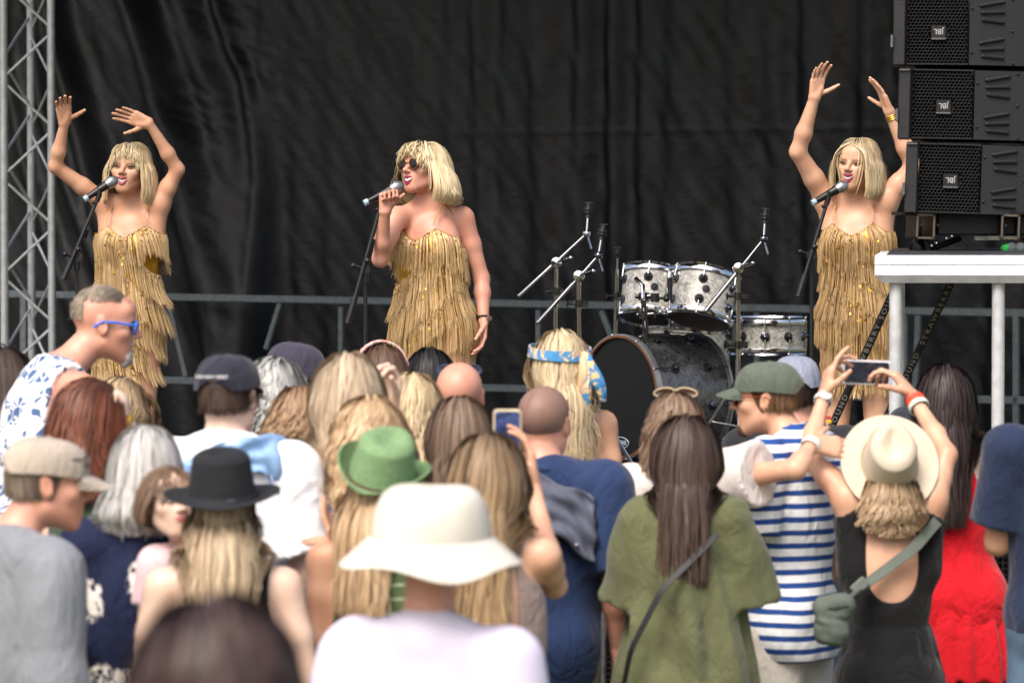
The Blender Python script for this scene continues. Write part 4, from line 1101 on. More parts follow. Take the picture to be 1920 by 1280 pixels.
    def strap(a, b, label, width=.034, txt='STRAWBERRY SOUND  STRAWBERRY SOUND', fr=.5, yaw=18):
        a, b = np.asarray(a), np.asarray(b); t = nrm(a - b); n = nrm(V(math.sin(R_(yaw)), -math.cos(R_(yaw)), 0) - t * np.dot(V(math.sin(R_(yaw)), -math.cos(R_(yaw)), 0), t)); up = np.cross(n, t); R = np.stack([t, up, n], 1)
        L = np.linalg.norm(a - b)
        o = mk('tension_strap', *(lambda m: (np.vstack(m.v), m.f))(MB().box((a + b) / 2, (L, width, .003), R, .0008)), sb); tag(o, label, 'strap', 'printed ratchet straps of the loudspeaker tower')
        M4 = np.eye(4); M4[:3, :3] = R; M4[:3, 3] = a + (b - a) * fr + n * .0022
        text_mesh(txt, .029, M4, wh, 'lettering', o, .0003, 1.15, 1.45)
    strap(P(1731, 425, 15.35), P(1444, 1051, 15.66), 'black strap printed in white crossing in front of the right singer\'s dress', fr=.484)
    strap(P(1803, 490, 15.2), P(1533, 1051, 15.66), 'black strap printed in white running down between the two platform legs', fr=.285)
# ------------------------------------------------------------------ drums, stands, microphones
def band_gear():
    chrome = M('chrome', 'd8d8dc', 'c8c8cc', .12, 1.0, scale=5); steel = M('stand_steel', 'a8a4a8', '908c90', .25, .95, scale=20)
    blk = M('black_plastic', '101012', '17171a', .45, scale=20); lug = M('lug_chrome', '8c8e94', '4a4c50', .15, 1.0, scale=30)
    m, nt, b = _new('white_pearl'); co = coords(nt); v = N(nt, 'ShaderNodeTexVoronoi'); v.inputs['Scale'].default_value = 55; nt.links.new(co, v.inputs['Vector'])
    nn = noise(nt, co, 28, 4, .6, 2.0); nt.links.new(mixc(nt, ramp(nt, nn.outputs[0], [(.35, (0, 0, 0)), (.65, (1, 1, 1))]).outputs[0], '76756f', 'bcbab3'), b.inputs['Base Color']); b.inputs['Roughness'].default_value = .22; b.inputs['Coat Weight'].default_value = .5
    bump(nt, b, v.outputs['Distance'], .15, .002); pearl = m
    m, nt, b = _new('grey_pearl'); co = coords(nt, (1, 1, 1)); nn = noise(nt, co, 30, 5, .65, 1.5); nt.links.new(ramp(nt, nn.outputs[0], [(.35, '2e2f30'), (.65, '5c5d5e')]).outputs[0], b.inputs['Base Color']); b.inputs['Roughness'].default_value = .25; b.inputs['Coat Weight'].default_value = .5; gpearl = m
    amber = M('hoop_wood', '7a4e2a', '5c3a1e', .4); head_b = M('black_skin', '060607', '09090a', .5); head_c = M('drum_skin', '4a4340', '39332f', .35)
    def drum(name, label, bot, top, r, mat, nl, hr=.012, skinb=head_c, skint=head_c, hoop=None, lugh=None, grp='drums of the kit', tom=False):
        bot, top = np.asarray(bot), np.asarray(top); ax = nrm(top - bot); L = np.linalg.norm(top - bot); hoop = hoop or chrome
        rt = root(name, label, 'drum', bot, 0, grp)
        a = nrm(np.cross(ax, V(.02, 1, .03))); c = np.cross(ax, a)
        m = MB(); m.lathe(bot, ax, [(r * .96, .0), (r, .0), (r, L), (r * .96, L), (r * .96, 0)], 48); m.build('shell', mat, rt)
        for nm, z, s_ in (('bottom', 0, -1), ('top', L, 1)):
            m = MB(); m.lathe(bot + ax * z, ax * s_, [(r + .002, -.016), (r + hr, -.018), (r + hr + .002, -.006), (r + hr - .003, .006), (r + hr + .002, .014), (r + .003, .016), (r - .002, .004)], 56); h = m.build('hoop', hoop, rt)
            m = MB(); m.lathe(bot + ax * z, ax * s_, [(r + .001, .003), (r * .5, .004), (.002, .0045)], 40); m.build('drum_skin', skinb if s_ < 0 else skint, rt)
            rod = MB()
        for k in range(nl):
            t = 2 * math.pi * (k + .35) / nl; d = a * math.cos(t) + c * math.sin(t)
            for zz in ((.27, .73) if L > .2 else (.5,)):
                m = MB(); q = bot + ax * L * zz + d * (r + .001)
                m.lathe(q, d, [(.022, 0), (.022, .004), (.012, .008), (.012, .018), (.005, .024), (.0005, .025)], 16); lg = m.build('lug', blk if k % 2 else lug, rt)
                m = MB(); e = bot + ax * (L + .012 if zz >= .5 else -.012) + d * (r + hr); m.tube([q + d * .014, e], .0032, 6); m.ball(e, .0065, 5)
                if L <= .2: m.tube([q + d * .014, bot - ax * .01 + d * (r + hr)], .0032, 6)
                m.build('tension_rod', chrome, lg)
        return rt, ax, a, c
    # bass drum lying on its side, front head to the left of the camera
    D = 17.9; ang = R_(53); n = V(-math.sin(ang), -math.cos(ang), 0)
    F = P(1165, 744, D); B = F - n * .43; rr = .286
    rt, ax, a, c = drum('bass_drum', 'big grey pearl bass drum lying on its side with a black front skin', B, F, rr, gpearl, 10, .006, head_c, head_b, M('hoop_grey', '8a8c8e', '707274', .3, .3), grp='drums of the kit')
    m = MB(); m.lathe(F, n, [(rr - .001, .012), (rr + .002, .0175), (rr - .008, .0185), (rr - .011, .008)], 64); m.build('hoop_edge', amber, rt)
    lg = F + n * .006; rx = nrm(np.cross(V(0, 0, 1), n)); 
    M4 = np.eye(4); M4[:3, 0] = rx; M4[:3, 1] = (0, 0, 1); M4[:3, 2] = n; cpos = lg + rx * .0 + V(0, 0, -.213); M4[:3, 3] = cpos
    wp = M('logo_white', 'b8ccd8', rough=.5)
    m = MB(); m.tube([cpos + rx * .062 * math.cos(t) + V(0, 0, .026 * math.sin(t)) for t in np.linspace(0, 6.2832, 33)], .0022, 6); m.build('emblem', wp, rt)
    text_mesh('EVANS', .030, M4, wp, 'lettering', rt); 
    for sd in (-1, 1):
        m = MB(); q = F - n * .12 + rx * sd * .26 + V(0, 0, -.12); m.cyl(q, V(q[0], q[1], SZ + .26) + rx * sd * .12, .008); m.build('spur', chrome, rt)
    ri = root('drum_riser', 'low black riser under the drum kit', 'riser', (P(1280, 880, 18.3)[0], 18.4, SZ))
    zr = F[2] - rr - .022
    m = MB(); m.box((P(1300, 880, 18.3)[0], 18.3, (SZ + .004 + zr) / 2), (2.3, 2.7, zr - SZ - .004), None, .01); m.build('deck', M('riser_black', '141416', rough=.7), ri)
    up = nrm(V(.20, .30, .93)); up2 = nrm(V(.10, .28, .95))
    T1 = P(1310, 600, 17.75); rt1, ax1, a1, c1 = drum('tom_drum', 'right of the two tilted white pearl toms above the bass drum', T1, T1 + up * .215, .148, pearl, 6)
    T2 = P(1216, 594, 17.9); rt2, *_ = drum('tom_drum', 'left of the two tilted white pearl toms above the bass drum', T2, T2 + up2 * .215, .136, pearl, 6)
    for r_, T, u_, sx in ((rt1, T1, up, -.02), (rt2, T2, up2, .06)):
        ff = nrm(V(sx, -1, 0) - u_ * np.dot(V(sx, -1, 0), u_)); rad = .148 if r_ is rt1 else .136
        m = MB(); m.lathe(T + u_ * .11 + ff * (rad + .001), ff, [(.018, 0), (.018, .003), (.001, .004)], 20); m.build('badge', M('badge_dark', '1a1c20', rough=.3, metal=.5), r_)
    S = P(1438, 658, 18.0); drum('snare_drum', 'flat white pearl snare drum on the right of the kit', S, S + V(0, .0, .145), .178, pearl, 10)
    Fl = P(1292, 668, 18.7); drum('floor_tom', 'floor tom half hidden behind the rack toms', Fl + V(0, 0, -.2), Fl + V(0, 0, .16), .2, pearl, 8)
    # tom holder
    th = root('tom_holder', 'chrome double tom holder standing on top of the bass drum', 'stand', P(1215, 640, 17.75))
    m = MB(); a_ = P(1212, 636, 17.7); m.cyl(a_, P(1206, 560, 17.6), .013); m.build('post', steel, th)
    for px, py in ((1212, 632), (1207, 590), (1206, 556)):
        m = MB(); q = P(px, py, 17.62); m.cyl(q - V(0, 0, .018), q + V(0, 0, .018), .022, n=12); m.cyl(q, q + V(.045, -.01, .005), .009); m.box(q + V(.05, -.01, 0), (.014, .008, .032), None, .002); m.ball(q + V(-.028, -.01, 0), .010); m.build('clamp', lug, th)
    m = MB(); m.tube([P(1206, 560, 17.6), P(1205, 535, 17.62), P(1192, 522, 17.66)], .011, 8); m.tube([P(1206, 560, 17.6), P(1245, 559, 17.6), P(1252, 545, 17.62), P(1256, 510, 17.66)], .008, 8); m.build('arm', chrome, th)
    m = MB(); m.cyl(P(1228, 566, 17.58), P(1228, 550, 17.58), .020, n=12); m.cyl(P(1256, 520, 17.62), P(1256, 560, 17.62), .012); m.ball(P(1250, 560, 17.6), .016); m.build('joint', blk, th)
    m = MB(); m.box(P(1236, 628, 17.6), (.10, .03, .016), rotm(0, 0, 0), .003); m.build('mount_plate', M('plate_dark', '2a2a2e', rough=.3, metal=.8), th)
    # cymbal stands without cymbals
    def stand(label, base, pole_top, boom_a, boom_b, top, Dp, small=False):
        b0 = P(*base, Dp); pt_ = P(*pole_top, Dp); z0 = zr
        rt = root('cymbal_stand', label, 'stand', (b0[0], Dp, z0), 0, 'cymbal stands without cymbals')
        m = MB(); m.cyl((b0[0], Dp, z0 + .25), (pt_[0], Dp, pt_[2] * .55 + z0 * .45), .0125); m.build('lower_tube', steel, rt)
        m = MB(); m.cyl((b0[0], Dp, (pt_[2] * .5 + z0 * .5)), (pt_[0], Dp, pt_[2]), .0095); m.build('upper_tube', chrome, rt)
        for k in range(3):
            t = k * 2.094 + .5; m = MB(); m.tube([(b0[0], Dp, z0 + .42), (b0[0] + .28 * math.cos(t), Dp + .28 * math.sin(t), z0 + .02)], .009, 8)
            m.tube([(b0[0], Dp, z0 + .20), (b0[0] + .15 * math.cos(t), Dp + .15 * math.sin(t), z0 + .22)], .006, 6); m.ball((b0[0] + .28 * math.cos(t), Dp + .28 * math.sin(t), z0 + .016), .014); m.build('leg', chrome, rt)
        for f_ in (.35, .62, .86):
            q = V(pt_[0], Dp, z0 + (pt_[2] - z0) * f_); m = MB(); m.cyl(q - V(0, 0, .018), q + V(0, 0, .018), .019, n=14); m.cyl(q, q + V(-.045, -.012, 0), .007); m.box(q + V(-.05, -.012, 0), (.008, .008, .03), None, .002); m.box(q + V(.03, 0, 0), (.03, .018, .03), None, .003); m.build('clamp', lug, rt)
        tt = P(*top, Dp)
        if boom_a is not None:
            A, B_ = P(*boom_a, Dp - .02), P(*boom_b, Dp - .02)
            m = MB(); m.cyl(A, A * .42 + B_ * .58, .0105); m.cyl(A * .42 + B_ * .58, B_, .0065); m.ball(A, .0105); m.build('boom', chrome, rt)
            m = MB(); m.lathe(pt_ + V(0, -.03, 0), V(0, -1, 0), [(.001, -.02), (.024, -.018), (.028, 0), (.024, .016), (.010, .02), (.001, .024)], 18); m.tube([pt_ + V(.03, -.02, .01), pt_ + V(.065, -.02, .022)], .007, 6); m.ball(pt_ + V(.065, -.02, .022), .010); m.build('tilter', chrome, rt)
            m = MB(); m.ball(B_, .019); m.tube([B_, B_ + V(.02, -.02, -.07)], .006, 6); m.build('tilter', lug if base[0] != 1041 else chrome, rt)
        else: B_ = pt_
        ax_ = nrm(tt - B_); L = np.linalg.norm(tt - B_)
        m = MB(); m.cyl(B_, B_ + ax_ * L * .55, .0055); m.build('rod', chrome, rt)
        m = MB(); m.lathe(B_ + ax_ * L * .5, ax_, [(.001, 0), (.012, 0), (.012, L * .12), (.021, L * .14), (.022, L * .22), (.018, L * .23), (.021, L * .25), (.021, L * .33), (.013, L * .35), (.013, L * .42), (.008, L * .43), (.008, L * .5), (.001, L * .5)], 18); m.build('felt', blk, rt)
        m = MB(); m.box(tt, (.036, .008, .012), None, .002); m.build('wing_nut', lug, rt)
    stand('leftmost cymbal stand with a long chrome boom pointing up right', (1041, 700), (1043, 492), (974, 554), (1100, 438), (1104, 380), 17.4)
    stand('cymbal stand just left of the bass drum, its boom crossing lower', (1087, 760), (1085, 517), (1009, 604), (1122, 479), (1132, 421), 17.2)
    stand('cymbal stand in front of the toms with its boom leaning right', (1384, 860), (1384, 502), (1324, 582), (1432, 448), (1436, 391), 17.35)
    stand('short straight stand with black felts behind the left tom', (1152, 640), (1157, 505), None, None, (1158, 464), 18.2)
    # bass drum pedal hint and floor cable
    # microphones
    grill = M('mic_mesh', 'b8babe', '85878b', .35, .85, scale=220, bscale=400, bstr=.8, bdist=.001); mb = M('mic_body', '131315', rough=.4); tapeb = M('tape_blue', '9fb4c4', rough=.5)
    def mic(hx, hy, tx, ty, Dm, dy, label):
        h, t = P(hx, hy, Dm + dy), P(tx, ty, Dm - dy * .5); ax = nrm(h - t); L = np.linalg.norm(h - t)
        rt = root('microphone', label, 'microphone', t, 0, 'vocal microphones')
        m = MB(); m.lathe(t, ax, [(.001, .0), (.013, .0), (.0135, .03), (.0165, L * .45), (.019, L - .065), (.0215, L - .05), (.001, L - .05)], 20); m.build('handle', mb, rt)
        m = MB(); m.lathe(t, ax, [(.001, -.001), (.0138, -.001), (.0142, .018), (.001, .018)], 20); m.build('end_ring', tapeb, rt)
        m = MB(); m.lathe(t + ax * (L - .05), ax, [(.0205, 0), (.0235, .012), (.0262, .025), (.0262, .029), (.0225, .045), (.013, .056), (.001, .060)], 24); m.build('grille', grill, rt)
        m = MB(); m.torus(t + ax * (L - .024), ax, .0262, .002, 24, 6); m.build('band', M('mic_band', 'd0d2d6', rough=.3, metal=.8), rt)
        return t, h, ax, L
    def mic_stand(clip, low, piv, pole_y, Dm, label, dlow=0.15):
        c_, l_, p_ = P(*clip, Dm), P(low[0], low[1], Dm - dlow * .3), P(*piv, Dm)
        rt = root('microphone_stand', label, 'stand', (p_[0], Dm, SZ), 0, 'boom microphone stands')
        m = MB(); m.cyl(l_, c_, .008); e = l_ + (c_ - l_) * .22; m.build('boom', blk, rt)
        m = MB(); m.cyl(l_, e, .0135); m.build('counterweight', blk, rt)
        m = MB(); q = p_; m.cyl(q - V(0, .02, 0), q + V(0, .03, 0), .022, n=14); m.cyl(q + V(0, 0, .0), q + V(-.045, -.01, .012), .008); m.ball(q + V(-.05, -.01, .014), .012); m.ball(q + V(.01, -.03, .035), .014); m.cyl(q, q - V(0, 0, .06), .016); m.build('pivot', blk, rt)
        k = p_ + (c_ - p_) * .38; m = MB(); m.cyl(k - nrm(c_ - p_) * .02, k + nrm(c_ - p_) * .02, .0135, n=12); m.build('collar', blk, rt)
        m = MB(); m.tube([c_ - nrm(c_ - p_) * .03, c_, c_ + V(.0, 0, .03)], [.011, .013, .012], 10); m.ball(c_ - nrm(c_ - p_) * .035 + V(-.012, -.01, 0), .009); m.build('clip', blk, rt)
        m = MB(); m.cyl((p_[0], Dm, SZ + .1), (p_[0], Dm, p_[2]), .0085); m.cyl((p_[0], Dm, SZ + .1), (p_[0], Dm, p_[2] * .6 + SZ * .4), .011); m.build('pole', blk, rt)
        for j in range(3):
            t = j * 2.094 + .3; m = MB(); m.tube([(p_[0], Dm, SZ + .12), (p_[0] + .27 * math.cos(t), Dm + .27 * math.sin(t), SZ + .015)], .009, 8); m.ball((p_[0] + .27 * math.cos(t), Dm + .27 * math.sin(t), SZ + .014), .013); m.build('leg', blk, rt)
    DL, DC, DR = FPX / 415, FPX / 430, FPX / 428
    mic(217, 336, 158, 374, DL - .32, .03, 'black vocal microphone on a stand by the left dancer\'s chin')
    mic(752, 346, 683, 381, DC - .28, .03, 'black vocal microphone held at the middle singer\'s mouth')
    mic(1586, 346, 1523, 381, DR - .30, .03, 'black vocal microphone on a stand by the right dancer\'s chin')
    mic_stand((186, 366), (119, 524), (144, 482), 0, DL - .32, 'black boom stand in front of the left dancer')
    mic_stand((716, 378), (652, 606), (685, 504), 0, DC - .28, 'black boom stand held by the middle singer')
    mic_stand((1553, 372), (1497, 556), (1522, 478), 0, DR - .30, 'black boom stand in front of the right dancer')
# ------------------------------------------------------------------ the three singers
def seq_mat():
    m, nt, b = _new('gold_sequin'); co = coords(nt)
    v = N(nt, 'ShaderNodeTexVoronoi'); v.inputs['Scale'].default_value = 190; nt.links.new(co, v.inputs['Vector'])
    b.inputs['Base Color'].default_value = (*lin('d9a441'), 1); b.inputs['Metallic'].default_value = 1; b.inputs['Roughness'].default_value = .3
    bump(nt, b, v.outputs['Color'], 1.0, .004); return m
def fringe_dress(o, slope, seed, swing=.0, base=None, bust=1.0, hem=-.72):
    """sequinned slip with slanting rows of hanging cords"""
    rg = np.random.RandomState(seed); u = o.u; pt = o.pt; r_, f_ = o.r, o.f
    addp = [(el(pt(-.30, 0, 0), (.142 * u * bust, .112 * u * bust, .36), rotm(math.degrees(math.atan2(-f_[0], f_[1])))), .06), (el(pt(.30, 0, 0), (.128 * u * bust, .098 * u * bust, .30), rotm(math.degrees(math.atan2(-f_[0], f_[1])))), .05)]
    zS, zH = o.S[2], o.H[2]; zt = lambda t: zH + (zS - zH) * t
    def topz(lx, ly):
        a = np.abs(lx); fr = np.where(a < .086, .76 + (.875 - .76) * (a / .086) ** 1.25, .875 - (.875 - .80) * np.clip((a - .086) / .055, 0, 1))
        t = np.where(ly > 0, fr, .70); return zt(t)
    def tf(X, Y, Z):
        x, y = X - o.S[0], Y - o.S[1]; lx = x * r_[0] + y * r_[1]; ly = x * f_[0] + y * f_[1]
        return (Z - topz(lx, ly)) * .75
    c = dict(n='dress', m=MATS['sequin'], off=.007, add=addp, lo=hem + .08, fold=.0, neck=0, res=.008, xf=tf)
    ob = garment(o, c, 0)
    chain = [(grow(t[1], .008), t[2]) for t in o.tor if t[1] is not o.neck] + addp
    def dch(X, Y, Z):
        F = np.full(np.broadcast(X, Y, Z).shape, 1.0)
        for p_, k in chain:
            d = pd(p_, X, Y, Z); q = np.maximum(k - np.abs(F - d), 0) / k; F = np.minimum(F, d) - q * q * k * .25
        return F
    nT, nZ = 120, 90; TH = np.linspace(0, 2 * np.pi, nT, endpoint=False); ZZ = np.linspace(zt(-.95), zt(1.0), nZ)
    tt = (ZZ - zH) / (zS - zH); axx = o.H[None] + (o.S - o.H)[None] * tt[:, None]
    tb = np.zeros((nT, nZ)); rr = np.linspace(.26, .03, 116)
    for k, th in enumerate(TH):
        X = axx[:, 0][:, None] + np.cos(th) * rr; Y = axx[:, 1][:, None] + np.sin(th) * rr; Z = ZZ[:, None] + 0 * rr
        d = dch(X, Y, Z) < .003; tb[k] = np.where(d.any(1), rr[d.argmax(1)], .05)
    low = ZZ < zt(-.5); tb[:, low] = tb[:, [np.argmax(~low)]]
    def rs(th, z):
        a = (th % (2 * np.pi)) / (2 * np.pi) * nT; i = a.astype(int) % nT; fa = a - a.astype(int); j = np.clip(np.interp(z, ZZ, np.arange(nZ)), 0, nZ - 1.001); jj = j.astype(int); fj = j - jj
        g = lambda i_, j_: tb[i_ % nT, j_]
        return (g(i, jj) * (1 - fa) + g(i + 1, jj) * fa) * (1 - fj) + (g(i, jj + 1) * (1 - fa) + g(i + 1, jj + 1) * fa) * fj
    def axp(z): t = ((z - zH) / (zS - zH))[:, None]; return o.H[None] + (o.S - o.H)[None] * t
    fmat = attr_mat('fringe_cord', .30, .7); fmat.node_tree.nodes['Principled BSDF'].inputs['Metallic'].default_value = .2
    nt_ = 8; base = base or ('cfa876', '9a7448')
    c1, c2 = np.array(lin(base[0])), np.array(lin(base[1]))
    for ti in range(nt_):
        Nn = 680; th = np.sort(rg.rand(Nn) * 2 * np.pi)
        fl = np.cos(th)
        if ti == 0:
            z0 = np.full(Nn, zt(.78))
            for _ in range(4):
                P0 = axp(z0)[:, :2] + np.stack([np.cos(th), np.sin(th)], 1) * rs(th, z0)[:, None] - o.S[:2]; z0 = topz(P0 @ r_[:2], P0 @ f_[:2])
            L = .15 + .02 * fl * np.sign(slope)
        else:
            z0 = zt(.90) - .120 * ti * (u) + slope * fl + .006 * np.sin(th * 5 + ti * 2); L = np.full(Nn, .152)
            P0 = axp(z0)[:, :2] + np.stack([np.cos(th), np.sin(th)], 1) * rs(th, z0)[:, None] - o.S[:2]
            keep = (z0 < topz(P0 @ r_[:2], P0 @ f_[:2]) - .03); th, z0, L = th[keep], z0[keep], L[keep]
        n = len(th)
        if n == 0: continue
        zend = zt(hem); L = np.minimum(L * (.9 + .16 * rg.rand(n)), z0 - zend + .02 * rg.rand(n)); ok = L > .05; th, z0, L = th[ok], z0[ok], L[ok]; n = len(th)
        if n < 20: continue
        m = 9; pts = np.zeros((n, m, 3)); ly = rg.rand(n); cl = (th / (2 * np.pi) * 130 + rg.normal(size=n) * .25).astype(int) % 130; cc0 = (cl + .5 + rg.normal(size=130)[cl] * .12) / 130 * 2 * np.pi; dth = (cc0 - th + np.pi) % (2 * np.pi) - np.pi; cj = dth * (.15 + .5 * rg.rand(130)[cl]) + rg.normal(size=130)[cl] * .014; lift = rg.rand(130)[cl] * .010; L = L * (.86 + .2 * rg.rand(130)[cl])
        rprev = rs(th, z0) + .004
        for k in range(m):
            s = k / (m - 1); z = z0 - L * s
            rk = np.maximum(rs(th, z) + .004 + .010 * ly * min(1, s * 4) + (lift + .012) * s * s, rprev - .12 * L / m); rk = np.where(s > 0, rk, rs(th, z) + .003); rprev = rk
            tk = th + cj * s ** .9 + rg.normal(size=n) * .003
            a = axp(z); pts[:, k] = a + np.stack([np.cos(tk) * rk, np.sin(tk) * rk, np.zeros(n)], 1); pts[:, k, 2] = z; pts[:, k, 0] += swing * s ** 2 * L
        mx = (.7 * rg.rand(n) + .3 * rg.rand(130)[cl])[:, None, None]; colr = c1 * mx + c2 * (1 - mx)
        v, f, cc = strands('fringe', pts, np.full(n, .0023), colr, o.root, fmat, thick=.8, taper=.35)
        mk('fringe', v, f, fmat, ob, col=cc)
        # loose sequins that show through near the root of the row
        k0 = rg.randint(0, n, 260); k1 = rg.randint(0, 5, 260); w0 = .35 + .65 * (np.sin(th[k0] * 2 + ti * 1.7 + seed) > .1); k0, k1 = k0[rg.rand(260) < w0], k1[rg.rand(260) < w0][:0]
        k1 = rg.randint(0, 5, len(k0)); c0 = pts[k0, k1]; a0 = axp(c0[:, 2]); dr = c0 - a0; dr[:, 2] = 0; dr /= np.linalg.norm(dr, axis=1)[:, None] + 1e-9; c0 = c0 + dr * .003
        n0 = dr + rg.normal(size=dr.shape) * .35; n0 /= np.linalg.norm(n0, axis=1)[:, None]; s0 = np.cross(n0, V(0, 0, 1)); s0 /= np.linalg.norm(s0, axis=1)[:, None]; t0 = np.cross(s0, n0)
        q = np.stack([c0 + s0 * .003 + t0 * .005, c0 - s0 * .003 + t0 * .005, c0 - s0 * .003 - t0 * .005, c0 + s0 * .003 - t0 * .005], 1).reshape(-1, 3)
        mk('sequins', q, np.arange(len(q)).reshape(-1, 4), MATS['sequin'], ob, smooth=False)['kind'] = 'stuff'
    sm = M('strap_tan', 'b88a5c', rough=.6); body = [p_ for p_ in o.coll]
    for q in (-1, 1):
        lp = [pt(.90, q * .086, .10), pt(.98, q * .086, .08), pt(1.10, q * .082, -.005), pt(1.0, q * .078, -.08), pt(.72, q * .07, -.12)]
        ribbon('strap', lp, body, .006, .0075, .0025, sm, ob, n=30)
    # bound edge of the neckline
    th = np.linspace(0, 2 * np.pi, 121)[:-1]; z = np.full(120, zt(.75)); 
    for _ in range(3):
        P0 = axp(z)[:, :2] + np.stack([np.cos(th), np.sin(th)], 1) * rs(th, z)[:, None] - o.S[:2]; z = topz(P0 @ r_[:2], P0 @ f_[:2])
    rk = rs(th, z) + .002; a = axp(z); e = np.stack([a[:, 0] + np.cos(th) * rk, a[:, 1] + np.sin(th) * rk, z], 1)
    m = MB(); m.tube(list(e) + [e[0]], .003, 6); m.build('neckline', sm, ob)
    return ob
def performers():
    MATS['sequin'] = seq_mat()
    skA = skin_mat('skin_tan', 'cfa184', .08); skB = skin_mat('skin_pink', 'd29c86', .08); skC = skin_mat('skin_warm', 'd6aa8e', .08)
    lipm = M('lipstick', '93304e', rough=.3)
    grp = 'blonde singers in gold fringed dresses'
    bob = dict(L=.118, c=('ecdab4', 'bc9e70'), rootc='3e3022', N_=2000, w_=.0042, vol=(.07, .24), rlen=.085, clump=.3, jag=.05, form=.094, curl=.35, back=.1, coff=.004)
    L = person('smiling woman in a gold fringed dress with both arms raised, beside the truss tower', (247, 271), 415, 168, 'f', skin=skA, hy=-1, hp=4, ht=-4, res=.008, headres=.0032, hres=.003,
        off=(.0, -.03), hip=(.02, .02), ground=SZ, group=grp, handsize=.92, mouth=.9,
        armR=dict(e=(104, 312, -.03), w=(121, 231, -.10), hd=(-.02, -.45, 1), pn=(.15, -1, -.3), curl=.34, spread=.10, thumb=.95),
        armL=dict(e=(333, 318, -.02), w=(280, 232, -.10), hd=(-1, -.1, .40), pn=(-.1, -1, -.25), curl=.16, spread=.06, thumb=.5), hair=dict(bob, bang=.050, part=.008))
    face_parts(L, lipm, 1.2, 1.3, '5a4030', squint=.45)
    fringe_dress(L, -.12, 11, .15, ('edd09c', '9e7a48'), hem=-.60)
    C_ = person('woman in sunglasses and a gold fringed dress singing into a microphone', (797, 271), 430, 150, 'f', skin=skB, hy=-13, hp=10, ht=4, res=.008, headres=.0032, hres=.003, bulk=1.12,
        off=(-.012, -.02), hip=(.0, -.03), ground=SZ, group=grp, handsize=.92, mouth=1.3, sw=.152,
        armR=dict(j=(741, 408, -.06), e=(713, 486, -.20), w=(722, 398, -.30), hd=(.08, -.05, 1), pn=(.55, -.9, -.2), curl=(1.15, 1.2, 1.25, 1.3), spread=.02, thumb=.3, th=1.05),
        armL=dict(j=(868, 408, .05), e=(903, 522, .06), w=(907, 601, -.02), hd=(-.02, -.15, -1), pn=(-.9, -.2, 0), curl=.34, spread=.14, thumb=.35, th=1.05), hair=dict(bob, bang=.060, side=-.5, part=-.008, c=('f2e2be', 'ccb082'), L=.125))
    face_parts(C_, lipm, .3, 1.6, '6a5040', eyes=False, lash=False)
    glasses(C_, M('gold_wire', 'b88a5a', rough=.3, metal=.9), M('sun_lens', '2a1512', '180c0c', .05), y=.103, z=.006, w=.034, rr=(.029, .025), th=.0026)
    fringe_dress(C_, .135, 12, -.02, ('f4d8a6', 'ac864e'), 1.1)
    J, e, w, *_ = C_.arm['L']; m = MB(); m.torus(w + (e - w) * .06, e - w, .030, .0032, 28, 6); wb = m.build('wristwatch', M('watch_black', '141414', rough=.4), C_.root)
    m = MB(); m.lathe(w + (e - w) * .06 + V(.022, -.022, 0), V(.7, -.7, 0), [(.001, .008), (.012, .008), (.014, 0)], 16); m.build('dial', M('watch_steel', 'c8c8c8', rough=.2, metal=1), wb)
    R2 = person('smiling woman in a gold fringed dress clapping overhead beside the loudspeakers', (1612, 262), 428, 165, 'f', skin=skC, hy=-13, hp=2, ht=-5, res=.008, headres=.0032, hres=.003, bulk=1.04,
        off=(.010, -.03), hip=(-.01, .01), ground=SZ, group=grp, handsize=.92, mouth=1.0,
        armR=dict(th=1.14, e=(1496, 285, -.02), w=(1527, 184, -.08), hd=(.16, -.05, 1), pn=(.5, -1, 0), curl=.24, spread=.10, thumb=.85),
        armL=dict(th=1.14, e=(1712, 312, -.02), w=(1668, 210, -.06), hd=(-.42, -.1, 1), pn=(-1, -.25, -.2), curl=.12, spread=.06, thumb=.5), hair=dict(bob, bang=0, part=.012, back=.0, yfront=.10, L=.108, c=('e8d6b0', 'b4966a'), rootc='2c2218', rlen=.16))
    face_parts(R2, lipm, 1.3, 1.4, '4a3526', squint=.45)
    fringe_dress(R2, -.085, 13, .0, ('ebcc98', '987442'), hem=-.68)
    J, e, w, *_ = R2.arm['L']; m = MB()
    for k in range(3): m.torus(w + (e - w) * (.06 + .03 * k), e - w, .027, .003, 28, 6)
    m.build('bracelet', M('gold_metal', 'd4a84a', rough=.2, metal=1), R2.root)
